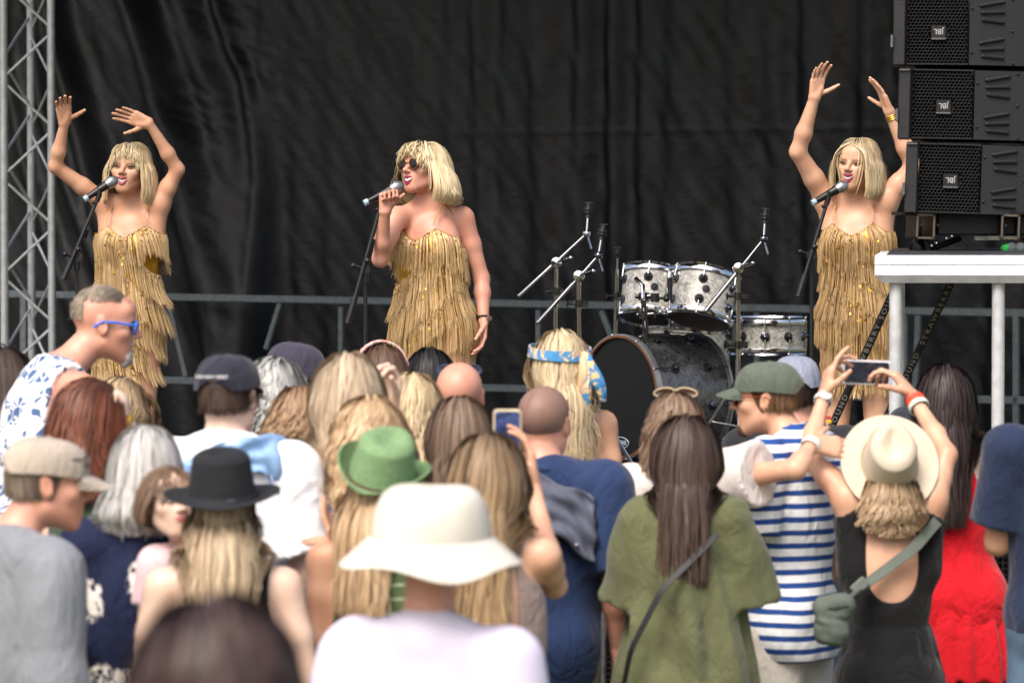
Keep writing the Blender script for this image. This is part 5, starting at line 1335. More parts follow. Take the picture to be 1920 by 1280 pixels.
# ------------------------------------------------------------------ the crowd
def crowd():
    sk = {k: skin_mat('skin_' + k, c) for k, c in dict(fair='e6c8b4', pink='dcbcae', tan='d2a88c', olive='c4a086', warm='dab89e').items()}
    def H(L, c1, c2, **k):
        a_, b_ = lin(c1), lin(c2); c2 = tuple(y * .68 + x * .32 for x, y in zip(a_, b_))
        d = dict(L=L, c=(c1, c2), N_=900, w_=.0055, vol=(.04, .13), wave=(0, .1), clump=.22, desat=.22, gather=.8 if L > .2 else 0); d.update(k); return d
    short = lambda c1, c2, **k: dict(dict(L=.0, c=(c1, c2), N_=700, w_=.004, vol=(.02, .07), clump=.15, jag=.4, backz=-.06), **k)
    jersey = lambda n, c, c2=None: cloth_mat('fabric_' + n, c, c2)
    tank = dict(cuts=[('arm', .01)], neckr=(.10, .10, .14), neckt=1.08, off=.008, res=.010)
    # --- left group
    o = person('woman with long brown hair and leopard print top, cut off by the left edge', (10, 655), 600, -12, 'f', skin=sk['tan'], hair=H(.17, '54443a', '382c26'),
        clothes=[dict(n='top', m=print_mat('leopard', 'b98a5a', '2a1a10', 34, kind='leopard'), sl=.6, lo=-.2)])
    o = person('tall man with blue sunglasses, grey goatee and sleeveless blue floral shirt, in profile', (205, 541), 605, -62, 'm', skin=sk['pink'], hy=-20, hp=-8, off=(-.02, -.14), hip=(.0, -.12), bulk=1.12, headres=.004,
        armR=dict(e=(.04, -.05, -.27), w=(.05, .08, -.48), loc=1, hd=(0, .2, -1), pn=(-1, 0, 0)),
        clothes=[dict(n='shirt', m=print_mat('blue_floral', 'e8eaf0', '4a648e', 15, .47, .50), off=.016, cuts=[('arm', .015)], lo=-.35, fold=.007, neckr=(.070, .070, .05), neckt=1.16, collar=(.068, .014)), dict(n='shorts', m=jersey('shorts_tan', 'a89878'), noTorso=0, hi=.1, legsl=.9, lo=-9, neck=0, off=.010)],
        hair=dict(L=-.095, c=('bcb0a0', '8e8274'), rootc='8a7c6c', N_=1100, w_=.003, vol=(.01, .05), clump=.1, jag=.4, backz=.02, sidez=.062, yfront=.08, minz=.080))
    glasses(o, M('frame_blue', '3f74e0', rough=.3), M('lens_blue', '2a3a66', rough=.08), y=.099, th=.0042)
    ops = [('+', el(o.C + o.R @ V(0, .080, -.092), (.030, .024, .034), o.R), .01), ('+', el(o.C + o.R @ V(0, .090, -.050), (.028, .014, .008), o.R), .01), ('d', folds(3, .003, 120, 90))]
    v, f = field(ops, .004); mk('beard', v, f, M('beard_grey', 'b8b0a8', '8a8078', .9, scale=60, bscale=200, bstr=1), o.root)
    o = person('woman with auburn hair and yellow glasses looking right, behind the beige cap', (182, 718), 668, -45, 'f', skin=sk['fair'], hy=-42, hair=H(.19, '804226', '46281c', vol=(.06, .2), wave=(0.005, .12), rootc='4a2a1c', coff=.02),
        clothes=[dict(n='top', m=jersey('dark_green', '3a4a38'), **dict(tank, cuts=[('arm', .0)]))])
    glasses(o, M('frame_yellow', 'd8a830', rough=.3), M('lens_yellow', 'd8b860', rough=.1), y=.097)
    o = person('woman with wavy blonde hair and white tank top, just behind the auburn hair', (232, 712), 560, -30, 'f', skin=sk['warm'], hy=-15, hair=H(.22, 'c8a878', '7a5a3c', wave=(0.011, .11)),
        clothes=[dict(tank, n='tank_top', m=jersey('white', 'e6e6e6'))])
    o = person('woman with a silver grey bob and navy dress printed with white paisley', (272, 802), 715, 4, 'f', skin=sk['warm'], bulk=1.12, hair=H(.125, 'd2d0cc', '8a8884', form=.082, curl=.3, vol=(.04, .15), N_=900, w_=.005, rootc='9a9894', cont=.6),
        clothes=[dict(n='dress', m=print_mat('navy_paisley', '1c2340', 'e4ddd4', 6.5, .40, .47, kind='paisley', stretch=(1, 1, .72)), off=.014, sl=1.75, sr=.02, fold=.008, neckr=(.06, .06, .04), neckt=1.18, skirt=(.25, .35, .15, .30, 9, .012))])
    ribbon('belt', [o.pt(.30, .165 * math.sin(t), -.125 * math.cos(t)) for t in np.linspace(-3.1, 3.1, 30)], [x[1] for x in o.tor], .022, .05, .006, print_mat('belt_print', 'e4ddd4', '2a2a38', 30, .45, .5), o.cl[0], n=60)
    o = person('older man in a beige cap and grey collared shirt at the bottom left, in profile', (92, 822), 760, -48, 'm', skin=sk['pink'], hy=-28, hp=-4, off=(-.05, -.07), hip=(0, -.03), bulk=1.05,
        clothes=[dict(n='shirt', m=jersey('grey_shirt', '85888e', '767a80'), off=.018, sl=1.9, sr=.02, fold=.009, lo=-.4, neckr=(.066, .066, .05), neckt=1.16, collar=(.070, .017)), dict(n='trousers', m=jersey('trousers_dark', '2c3038'), hi=.05, legsl=1.95, neck=0)],
        hair=short('9a8a78', '6a5c50', zmax=.03, shell=True, N_=800))
    cp = cap(o, jersey('beige_cap', 'b8ab9c', '9c9084'), None, (0, -6, 0), h=.085)
    glasses(o, M('frame_black', '1a1a1c', rough=.4), M('lens_dark', '15161a', rough=.08), y=.105, z=.052, tilt=(0, 8, 0))
    # child carried by the woman with the black hat
    o = person('small child with brown hair and pink top looking back over a shoulder', (318, 876), 728, 197, 'f', u=.82, skin=sk['fair'], hy=8, hp=6, off=(-.09, -.02), ground=1.05, headres=.004, hair=H(.03, '8a6a4a', '5a402c', bang=.035, N_=1200, w_=.004, clump=.15, backz=-.05, rootc='5a402c', yfront=.085),
        clothes=[dict(n='top', m=jersey('pink_top', 'e8c8cc'), sl=.5, lo=0, off=.01), dict(n='skirt', m=M('pastel_net', 'dccbe8', 'cfe6ea', .8, scale=6), skirt=(.2, 1.30, .12, .24, 9, .015), noTorso=1, neck=0)], group='crowd watching the show')
    face_parts(o, M('lip_pink', 'b86a68', rough=.4), .2, .35, '6a4a34', iris='4a6a8a', squint=1.1, teeth=False)
    # black hat
    o = person('woman with a black felt hat and long blonde hair in a black backless top', (418, 866), 748, 3, 'f', u=1.0, skin=sk['fair'], bulk=1.06,
        armL=dict(e=(.0 - .06, .03, -.28), w=(-.02, .25, -.12), loc=1, hd=(.3, 1, .3), pn=(1, 0, 0)), armR=dict(e=(.07, .0, -.28), w=(.04, .14, -.42), loc=1, hd=(0, .6, -.6), pn=(-1, 0, 0)),
        hair=H(.42, 'd8bc90', '6a4c34', zmax=.04, shell=True, N_=620, w_=.006, vol=(.0, .06), loose=1.2, clump=.5, gather=.5, coff=.002, wave=(0.003, .2)),
        clothes=[dict(n='top', m=jersey('black', '16161a'), off=.008, cuts=[('arm', .02), ('rc', (1.1, -.03, -.10), (.46, -.045, -.14), .105)], neckr=(.1, .1, .1), neckt=1.05, skirt=(.2, .45, .125, .26, 8, .012))])
    brim_hat(o, M('black_felt', '1b1d22', '15161a', .95, scale=30, bscale=200, bstr=.3), M('band_grosgrain', '2c2e34', rough=.8), 'fedora', .150, (0, 6, -2), (0, 0, .0), h=.110, bandh=.016, knot=True)
    o = person('blonde woman in a pale pastel top almost hidden behind the black hat', (494, 872), 640, -25, 'f', skin=sk['fair'], hair=H(.16, 'd8b478', '8a6238', wave=(0.008, .12)), clothes=[dict(n='top', m=jersey('pastel', 'c8c4d8'), sl=.4, lo=-.2)])
    # white tee, navy cap, denim jacket
    o = person('man in a white t-shirt and dark cap with a strip of lettering', (428, 668), 690, -6, 'm', skin=sk['fair'], hy=-12, bulk=1.06, clothes=[dict(n='t_shirt', m=jersey('white_tee', 'eceef0', 'dfe2e6'), sl=.85, sr=.03, off=.018, fold=.008, lo=-.3, neckr=(.066, .066, .05), neckt=1.17), dict(n='jeans', m=jersey('dark_jeans', '2a3040'), hi=.05, legsl=1.95, neck=0)],
        hair=short('5c4a3e', '3e3028', zmax=.045, shell=True))
    navycap = jersey('navy_cap', '2a2c3a', '242632'); c = cap(o, navycap, None, (0, -4, 0), h=.088)
    Rt = o.R @ rotm(0, -4, 0)
    txt = MB(); rgt = random.Random(4)
    M4 = np.eye(4); M4[:3, 0] = Rt[:, 0]; M4[:3, 1] = Rt[:, 2]; M4[:3, 2] = -Rt[:, 1]; M4[:3, 3] = o.C + Rt @ V(0, -.123, .052)
    text_mesh('THE NAVY SPIRIT', .0125, M4, M('thread_white', 'dcdcdc', rough=.8), 'lettering', c)
    dn = M('light_denim', '8fb0d4', '7496be', .85, scale=14, bscale=150, bstr=.5); m = jacket_drape(o, dn, 'pale denim jacket slung over the shoulders of the man in the dark cap', [(-.13, -.04, .92), (-.07, -.09, 1.03), (0, -.09, 1.09), (.07, -.075, 1.11), (.115, -.03, 1.07), (.135, -.01, .98)], .11, 21, off=.022)
    # heads towards the stage
    person('person wearing a dark plum cap turned left, farthest back beside the grey curls', (548, 648), 560, 62, 'm', skin=sk['pink'], hair=short('4a3a30', '3a2c24', zmax=.03), clothes=[dict(n='shirt', m=jersey('plum', '3a3444'), sl=.8, lo=-.2)]).__dict__.update(z=1)
    cap(LAST[0], jersey('plum_cap', '3c3848', '34303e'), None, (0, 8, 0), h=.095)
    person('person with curly silver grey hair seen from behind', (516, 676), 600, -25, 'm', skin=sk['pink'], hair=dict(L=.075, c=('dcdcd8', '8a8a88'), N_=900, w_=.006, vol=(.06, .24), wave=(0.013, .055), clump=.7, jag=.3, rootc='6a6a68'), clothes=[dict(n='shirt', m=jersey('slate', '50586a'), sl=.8, lo=-.2)])
    person('woman with curly light brown hair and a black top, left of the tall blonde', (560, 728), 630, 12, 'f', skin=sk['warm'], hair=H(.17, 'b08a5c', '6a4a30', wave=(0.014, .07), N_=700, w_=.006), clothes=[dict(n='top', m=jersey('black2', '19191d'), sl=.7, lo=-.2)])
    person('woman with a broad curtain of straight ash blonde hair, hand raised at her right', (652, 668), 680, 2, 'f', skin=sk['fair'], hair=H(.26, 'cdb490', '8a6e50', vol=(.06, .18), N_=1000, w_=.006, wave=(0.005, .16), cont=.6), clothes=[dict(n='top', m=jersey('charcoal', '3c3e44'), sl=.7, lo=-.2)],
        armR=dict(e=(752, 868, .18), w=(731, 765, .30), hd=(.08, -.05, 1), pn=(-.6, -.6, 0), curl=.75, spread=.03, thumb=.3))
    nails(LAST[0], 'R', 'c82a2a')
    person('woman with brown hair held by a pink patterned headband', (716, 650), 560, 10, 'f', skin=sk['warm'], hair=H(.14, '6e503a', '46301f', N_=600), clothes=[dict(n='top', m=jersey('brick', '7a4038'), sl=.7, lo=-.2)])
    o = LAST[0]; ribbon('headband', [o.C + o.R @ V(.088 * math.cos(t), .01, .033 + .098 * math.sin(t)) for t in np.linspace(-.2, 3.34, 20)], [], .0, .032, .005, print_mat('pink_band', 'e8a8a0', 'f4e4dc', 60, .45, .5), o.root, n=30, pull=False)
    person('woman with smooth black hair below the middle singer', (806, 657), 540, 0, 'f', skin=sk['olive'], hair=H(.12, '2a2628', '141214', N_=600, cont=.5), clothes=[dict(n='top', m=jersey('black3', '1d1d22'), sl=.7, lo=-.2)])
    person('woman with wavy two-tone blonde hair beside the bald man', (772, 703), 610, 4, 'f', skin=sk['fair'], hair=H(.20, 'dcc08a', '7a5c3c', wave=(0.008, .12), N_=700, rootc='7a6248', rlen=.06), clothes=[dict(n='top', m=print_mat('sparkle', '14161c', '4a6a74', 60, .6, .63), sl=.7, lo=-.2)])
    person('bald man with dark sunglasses pushed to the back of his head', (861, 679), 590, 0, 'm', skin=sk['pink'], clothes=[dict(n='shirt', m=jersey('steel_blue', '44546a'), sl=.8, lo=-.2)])
    glasses(LAST[0], M('frame_slate', '2f4258', rough=.3), M('lens_slate', '2c3e54', rough=.1), y=.02, z=.088, w=.050, arms=False, rr=(.022, .016)); 
    person('woman with long wavy golden blonde hair in a blue denim dress', (694, 748), 690, -2, 'f', skin=sk['warm'], hair=H(.27, 'd6b07c', '8a6440', wave=(0.014, .11), vol=(.05, .17), N_=900, w_=.006), clothes=[dict(n='dress', m=M('mid_denim', '3c6ca8', '2f5a92', .85, scale=12, bscale=150, bstr=.5), sl=.9, skirt=(.2, .3, .13, .28, 8, .012))])
    o = person('woman in a green trilby and olive striped tank top, clapping', (716, 824), 730, -14, 'f', skin=sk['tan'], hy=-8, hair=H(.30, 'd2ac78', '8a6644', zmax=.04, N_=700, w_=.006, wave=(0.003, .2)),
        armL=dict(e=(596, 1196, -.02), w=(655, 1052, .14), hd=(-.55, .3, .8), pn=(.6, .1, .7), curl=.2, spread=.05), armR=dict(e=(845, 1160, .05), w=(700, 1030, .24), hd=(-1, .1, .25), pn=(-.2, .2, -1), curl=.12, spread=.06),
        clothes=[dict(tank, n='tank_top', m=stripe_mat('olive_stripe', '99a086', '4a5a38', .036, .16))])
    brim_hat(o, M('green_straw', '88a878', '6c8c60', .85, scale=120, bscale=200, bstr=1, bdist=.006), M('brown_cord', '5a3a34', rough=.7), 'fedora', .122, (0, 16, 18), (0, 0, .0), h=.104, bandh=.012, up=.03)
    o = person('man in a white bucket hat and white t-shirt with lilac edging, near the camera', (812, 912), 870, -12, 'm', skin=sk['pink'], hy=-8, neckl=.065, bulk=.94, hair=short('8a7468', '6a564c', zmax=.02), clothes=[dict(n='t_shirt', m=M('white_lilac', 'd8d5de', 'cdc2da', .85, scale=3, bscale=60, bstr=.3), sl=.9, sr=.03, off=.02, fold=.007, lo=-.3, neckr=(.068, .068, .05), neckt=1.17, collar=(.072, .008), cm=jersey('lilac', 'd8bce0')), dict(n='shorts', m=jersey('stone', '8a8478'), hi=.05, legsl=.95, neck=0)])
    brim_hat(o, M('white_canvas', 'd8d2c5', 'ccc5b7', .85, scale=10, bscale=120, bstr=.3), None, 'bucket', .160, (0, 2, 2), (0, 0, -.018), h=.104, wide=1.45)
    person('woman with smooth medium brown hair, in front of the bald man', (862, 748), 650, 0, 'f', skin=sk['fair'], hair=H(.25, '8a6e56', '54402f', N_=800, w_=.006, cont=.6), clothes=[dict(n='top', m=jersey('black4', '202024'), sl=.7, lo=-.2)])
    o = person('woman with long brown hair and a low backed taupe dress, filming with a phone', (916, 818), 720, -8, 'f', skin=sk['warm'], bulk=1.03, hip=(.03, 0),
        armR=dict(e=(1040, 1098, .10), w=(1000, 912, .38), hd=(-.10, .1, 1), pn=(-1, -.1, 0), curl=(.35, .3, .3, .3), spread=.03, thumb=.3), hair=H(.48, 'c09a64', '5a4230', N_=850, w_=.006, vol=(.05, .18), rootc='4c3a2e', rlen=.22, wave=(0.005, .2)),
        clothes=[dict(n='dress', m=jersey('taupe', '8c7b74', '7e6e68'), off=.010, cuts=[('arm', .0), ('rc', (1.05, 0, -.10), (.45, 0, -.14), .090)], neckr=(.09, .09, .12), neckt=1.08, skirt=(.3, .25, .12, .25, 8, .010))])
    phone('phone in a pale gold case held upright above the long brown hair', P(951, 822, o.D + .40), rotm(4, 6, 0), o, portrait=True, screen='3c4670', case='cfc0a0', sc=1.02)
    o = person('man with a shaved head and a navy shirt, grey jacket on his back', (1022, 727), 610, -14, 'm', skin=sk['pink'], hy=-6, bulk=1.16, sw=.18, hair=dict(L=-.045, c=('8a7068', '6a544c'), N_=10, w_=.002, rootc='8e6f62', shell=True, wave=(0, .1), backz=-.06), clothes=[dict(n='shirt', m=jersey('navy_shirt', '263960', '1f3052'), off=.018, sl=.9, sr=.03, fold=.008, lo=-.3, neckr=(.07, .07, .05), neckt=1.16, collar=(.072, .015)), dict(n='shorts', m=jersey('khaki', '8f8a76'), hi=.05, legsl=.95, neck=0)])
    jacket_drape(o, M('slate_denim', '5c6070', '4c505f', .85, scale=14, bscale=120, bstr=.5), 'slate grey jacket hanging over the back of the man in the navy shirt', [(-.16, -.10, .74), (-.08, -.15, .92), (.02, -.16, .98), (.10, -.16, .92), (.19, -.11, .82)], .22, 22, off=.045)
    o = person('blonde woman with a blue and orange silk scarf round her head and bare shoulders', (1048, 622), 560, 12, 'f', skin=sk['tan'], hy=4, hair=H(.30, 'dcc494', '9a7a50', N_=1000, w_=.005, vol=(.04, .13), wave=(0.003, .16), loose=1.2), clothes=[dict(n='top', m=jersey('sand', 'a8885c'), off=.008, hi=.72, neck=0, cuts=[('arm', .0)], lo=-.2)])
    scarf(o)
    o = person('woman with sunglasses in her hair and a cream blouse, arm round the striped man', (1266, 738), 600, -6, 'f', skin=sk['warm'], hair=H(.10, '9a7a5c', '5c4434', N_=700, wave=(0.010, .08), form=.085, rootc='4a382c'),
        armR=dict(e=(1492, 880, -.24), w=(1522, 832, -.14), hd=(1, .35, -.15), pn=(0, .8, -.5), curl=.3), clothes=[dict(n='blouse', m=jersey('cream', 'e6ddd6', 'd8cec8'), off=.022, sl=dict(L=1.1, R=.55), sr=.045, fold=.010, lo=-.25, neckr=(.062, .062, .05), neckt=1.16)])
    glasses(o, M('frame_gold2', 'bda888', rough=.35), M('lens_amber', '4a3428', rough=.1), y=.02, z=.116, w=.036, rr=(.032, .013), arms=False, th=.003); 
    J, e, w, *_ = o.arm['R']; band(o, w, e, .05, .030, 'wristwatch', M('watch_white', 'dcdcd8', rough=.4), wd=.012)
    # striped man
    o = person('bearded man in profile with a grey green cap and blue and white striped polo', (1436, 682), 592, 52, 'm', skin=sk['tan'], hy=24, hp=-2, off=(.02, -.075), bulk=.92, headres=.004, armL='fold', armR='down', hair=short('7a5c3e', '553e2a', zmax=.035),
        clothes=[dict(n='polo', m=stripe_mat('blue_stripe', '23488c', 'eceef0', .041, .42, wob=.006), off=.020, sl=.85, sr=.035, fold=.013, lo=-.30, neckr=(.066, .066, .05), neckt=1.16, collar=(.072, .017), cm=jersey('royal', '2a4f96')), dict(n='shorts', m=jersey('off_white', 'ddd6cc'), hi=.0, legsl=.95, neck=0)])
    cap(o, jersey('green_cap', '5c6658', '4c554a'), None, (0, 0, 0), h=.090)
    glasses(o, M('frame_tort', '7a3018', rough=.3), M('lens_rose', '6a3a30', rough=.1), y=.098)
    ops = [('+', el(o.C + o.R @ V(0, .076, -.094), (.028, .024, .026), o.R), .02), ('+', el(o.C + o.R @ V(0, .088, -.048), (.026, .013, .008), o.R), .01), ('d', folds(5, .002, 150, 120))]
    v, f = field(ops, .004); mk('beard', v, f, M('beard_brown', '5a4030', '4a3426', .9, scale=60, bscale=200, bstr=1), o.root)
    o = person('man in a light grey cap and black t-shirt behind the striped polo', (1492, 676), 545, -4, 'm', skin=sk['pink'], bulk=1.0, hair=short('3c2c24', '2a1e18', zmax=.04), clothes=[dict(n='t_shirt', m=jersey('black5', '26262a'), off=.018, sl=.85, sr=.03, lo=-.3, neckr=(.068, .068, .05), neckt=1.16), dict(n='jeans', m=jersey('blue_jeans', '34445c'), hi=.05, legsl=1.95, neck=0)])
    cap(o, jersey('grey_cap', '8c92a2', '7c8292'), None, (0, -4, 0), h=.100)
    m = MB(); c_ = P(1552, 783, o.D - .14); m.box(c_, (.022, .004, .012), None, .001); m.cur = 1; m.box(c_ - V(-.004, 0, .013), (.018, .004, .010), None, .001); m.build('emblem', [M('patch_red', 'c82a20'), M('patch_yellow', 'e8b830')], o.cl[0])
    # the woman in the cream hat
    o = person('woman in a wide cream felt hat and black sundress filming with both arms up', (1668, 800), 606, 2, 'f', skin=sk['warm'], hp=18, hair=H(.155, 'c4a274', '6e5236', zmax=.02, wave=(0.013, .06), N_=800, w_=.006, vol=(.1, .3)), sw=.150,
        armL=dict(j=(1588, 932, .0), e=(1514, 852, .08), w=(1545, 744, .26), hd=(.22, .1, 1), pn=(1, .2, -.1), curl=(.2, .5, .6, .7), spread=.08, thumb=.5), armR=dict(j=(1748, 936, .0), e=(1776, 852, .06), w=(1712, 744, .26), hd=(-.62, .1, .8), pn=(-.8, .2, -.5), curl=(.5, .6, .7, .7), spread=.06, thumb=.5),
        clothes=[dict(n='dress', m=jersey('black_dress', '111214', '0d0e10'), off=.008, cuts=[('arm', .012), ('rc', (1.15, 0, -.09), (.68, 0, -.13), .088)], neckr=(.10, .10, .14), neckt=1.02, res=.009, fold=.002), dict(n='skirt', m=jersey('black_dress', '111214', '0d0e10'), noTorso=1, neck=0, off=.008, skirt=(.36, .42, .125, .245, 13, .010), fold=.004)])
    brim_hat(o, M('cream_felt', 'c9bda9', 'bfb29c', .9, scale=14, bscale=220, bstr=.25), M('cream_band', 'c8b08c', rough=.8), 'fedora', .155, (0, 40, 0), (0, -.012, .004), h=.118, bandh=.010, up=.004, dent0=.026)
    J, e, w, *_ = o.arm['L']; band(o, w, e, .06, .029, 'wristwatch', M('watch_white', 'dcdcd8', rough=.4), dial=True)
    J, e, w, *_ = o.arm['R']; band(o, w, e, .10, .031, 'wristband', M('band_red', 'e8482c', rough=.6), wd=.016); band(o, w, e, .17, .033, 'wristband', M('band_green', 'cfe4d0', rough=.6), wd=.008)
    phone('phone in a clear case held sideways over the cream hat', P(1625, 698, o.D + .36), rotm(0, 4, 0) @ np.array(Matrix.Rotation(R_(2), 3, 'Y')), o, portrait=False, screen='23252f', case='c8c8cc', sc=1.04)
    bag(o)
    o = person('woman with long dark half tied hair in a red tiered dress', (1772, 690), 540, -6, 'f', skin=sk['fair'], hip=(.05, 0), bulk=1.02, armR='fold', armL='fold', hair=H(.40, '3a2a28', '1c1414', N_=1000, w_=.006, vol=(.06, .2), cont=.5, gather=.3, wave=(0.003, .2)),
        clothes=[dict(n='dress', m=cloth_mat('red_cotton', 'c40e1e', 'be0c1c'), off=.010, cuts=[('arm', -.015)], neckr=(.09, .09, .05), neckt=1.12, fold=.003, ff=40, fz=14), dict(n='skirt', m=cloth_mat('red_cotton', 'c40e1e', 'b00a18'), noTorso=1, neck=0, skirt=(.42, 1.33, .135, .165, 11, .006), fold=.004), dict(n='skirt', m=cloth_mat('red_cotton', 'c40e1e', 'b00a18'), noTorso=1, neck=0, skirt=(-.02, .70, .175, .235, 15, .009), fold=.006)])
    o = person('person in a navy cap half hidden between the cream hat and the dark hair', (1708, 765), 525, 10, 'm', skin=sk['warm'], hair=short('4a3a2c', '3a2a20', zmax=.03), clothes=[dict(n='shirt', m=jersey('navy_dull', '30364c'), sl=.8, lo=-.3)]); cap(o, navycap, None, (0, 0, 0), h=.09)
    o = person('man in a navy t-shirt and jeans cut off by the right edge', (1998, 655), 625, 12, 'm', skin=sk['tan'], bulk=1.12, armL=dict(e=(-.02, .05, -.27), w=(.12, .20, -.24), loc=1, hd=(1, .6, .1), pn=(0, 0, 1)),
        clothes=[dict(n='t_shirt', m=jersey('navy_tee', '1e2a46', '1a243c'), off=.020, sl=.80, sr=.03, fold=.006, lo=-.12, neckr=(.068, .068, .05), neckt=1.16), dict(n='jeans', m=M('jeans', '5a748c', '4a6078', .85, scale=12, bscale=150, bstr=.5), hi=.05, legsl=1.95, neck=0)], hair=short('4a3a2c', '3a2a20'))
    # green dress
    o = person('woman with long chestnut hair in an olive dress with big puffed sleeves', (1288, 785), 630, -6, 'f', skin=sk['warm'], bulk=.92, sw=.134, hair=H(.34, '5e483c', '34261f', N_=1000, w_=.006, vol=(.06, .2), rootc='3a2822', rlen=.3, wave=(0.002, .2), cont=.6, side=-.3),
        armL=dict(e=(-.01, .07, -.25), w=(.0, .22, -.20), loc=1, hd=(1, .4, 0), pn=(0, -.3, 1)), armR=dict(e=(.02, .07, -.24), w=(.0, .20, -.27), loc=1, hd=(-1, .4, 0), pn=(0, 0, 1)),
        clothes=[dict(n='dress', m=jersey('olive_dress', '666a4a', '585b3f'), off=.018, sl=.95, sr=.035, puff=.05, fold=.012, ff=14, sk=.006, neckr=(.072, .072, .05), neckt=1.16, skirt=(1.0, .35, .13, .26, 7, .019))])
    body = [grow(x[1], .022) for x in o.tor]
    b_ = ribbon('bag_strap', [o.pt(.95, .10, -.12), o.pt(.62, -.06, -.19), o.pt(.25, -.15, -.20), o.pt(-.15, -.19, -.14)], body, .012, .018, .004, M('strap_black', '15151a', rough=.6), None, n=40, centre=o.H); tag(b_, 'thin black bag strap slanting down the back of the olive dress', 'strap')
    # very near, far out of focus
    person('dark haired person very close to the camera at the bottom edge, out of focus', (405, 1140), 1720, 0, 'm', skin=sk['olive'], hair=dict(L=.06, c=('4e3c38', '2c2020'), N_=1400, w_=.006, vol=(.10, .26), wave=(0.006, .07), clump=.5, jag=.3, rootc='2c2020'), clothes=[dict(n='t_shirt', m=jersey('maroon', '4a2c30'), sl=.85, lo=-.3)])
    # barrier in front of the stage, beads
    rt = root('crowd_barrier', 'silver crowd barrier with black mesh behind the red dress', 'barrier', (P(1500, 1000, 13.75)[0], 13.75, 0)); al = M('barrier_steel', 'a8acb0', '90949a', .4, .7, scale=20)
    xa, xb = P(1105, 1000, 13.75)[0], P(1990, 1000, 13.75)[0]; zt = P(1900, 1012, 13.75)[2]
    m = MB(); m.cyl((xa, 13.75, zt), (xb, 13.75, zt), .021); m.cyl((xa, 13.75, .12), (xb, 13.75, .12), .018); m.build('rail', al, rt)
    for x in (xa + .02, (xa + xb) / 2, xb - .02):
        m = MB(); m.cyl((x, 13.75, .01), (x, 13.75, zt - .015), .018); m.box((x, 13.75, .006), (.08, .5, .012), None, .002); m.build('post', al, rt)
    m = MB(); i = 0; x = xa + .06
    while x < xb - .05: m.box((x, 13.78, (zt + .12) / 2), (.006, .004, zt - .2), None); x += .021
    z = .16
    while z < zt - .04: m.box(((xa + xb) / 2, 13.785, z), (xb - xa - .08, .004, .006), None); z += .021
    mp_ = m.build('mesh_panel', M('mesh_black', '1c1c20', rough=.6), rt); m = MB(); m.box(((xa + xb) / 2, 13.80, (zt + .12) / 2), (xb - xa - .06, .006, zt - .18), None); m.build('dark_backing', M('backing_black', '0a0a0b', rough=.95), mp_)  # black sheet added behind the mesh to hide bright ground in its gaps
    m = MB(); a, b_ = P(1118, 1105, 11.9), P(1108, 1300, 11.9)
    for k in range(46): m.ball(a + (b_ - a) * k / 45, .0062, 4)
    tag(m.build('bead_string', M('turquoise', 'a8d8dc', rough=.3)), 'string of pale turquoise beads hanging between the navy shirt and olive dress', 'beads')
    pl = MB(); a, b_ = P(1131, 1150, 11.7), P(1127, 1290, 11.7); pl.cyl(a, V(b_[0], b_[1], .01), .006); tag(pl.build('thin_pole', al), 'thin silver pole beside the turquoise beads', 'pole')
LAST = [None]
_person = person
def person(*a, **k):
    o = _person(*a, **k); LAST[0] = o; return o
def band(o, w, e, t, r, name, mat, wd=.008, dial=False):
    ax = nrm(e - w); c = w + (e - w) * t; m = MB()
    m.lathe(c, ax, [(r - .004, -wd), (r, -wd), (r + .001, 0), (r, wd), (r - .004, wd)], 28); b = m.build(name, mat, o.root)
    if dial:
        n = nrm(V(0, -1, 0) - ax * np.dot(V(0, -1, 0), ax)); m = MB(); m.lathe(c + n * r, n, [(.019, -.006), (.019, .003), (.016, .005), (.001, .005)], 24); m.build('dial', M('dial_white', 'e8e8e4', rough=.2), b)
def nails(o, side, c):
    m = MB()
    J, e, w, ar, hd, pn = o.arm[side]
    pr = [h[1] for h in o.arm[side + 'h']]
    for i in (7, 10, 13, 16):
        if i < len(pr) and pr[i][0] == 'rc': m.ball(pr[i][2] - pn * .004, (.006, .006, .007), 5)
    m.build('nail_polish', M('nail' + c, c, rough=.2), o.root)
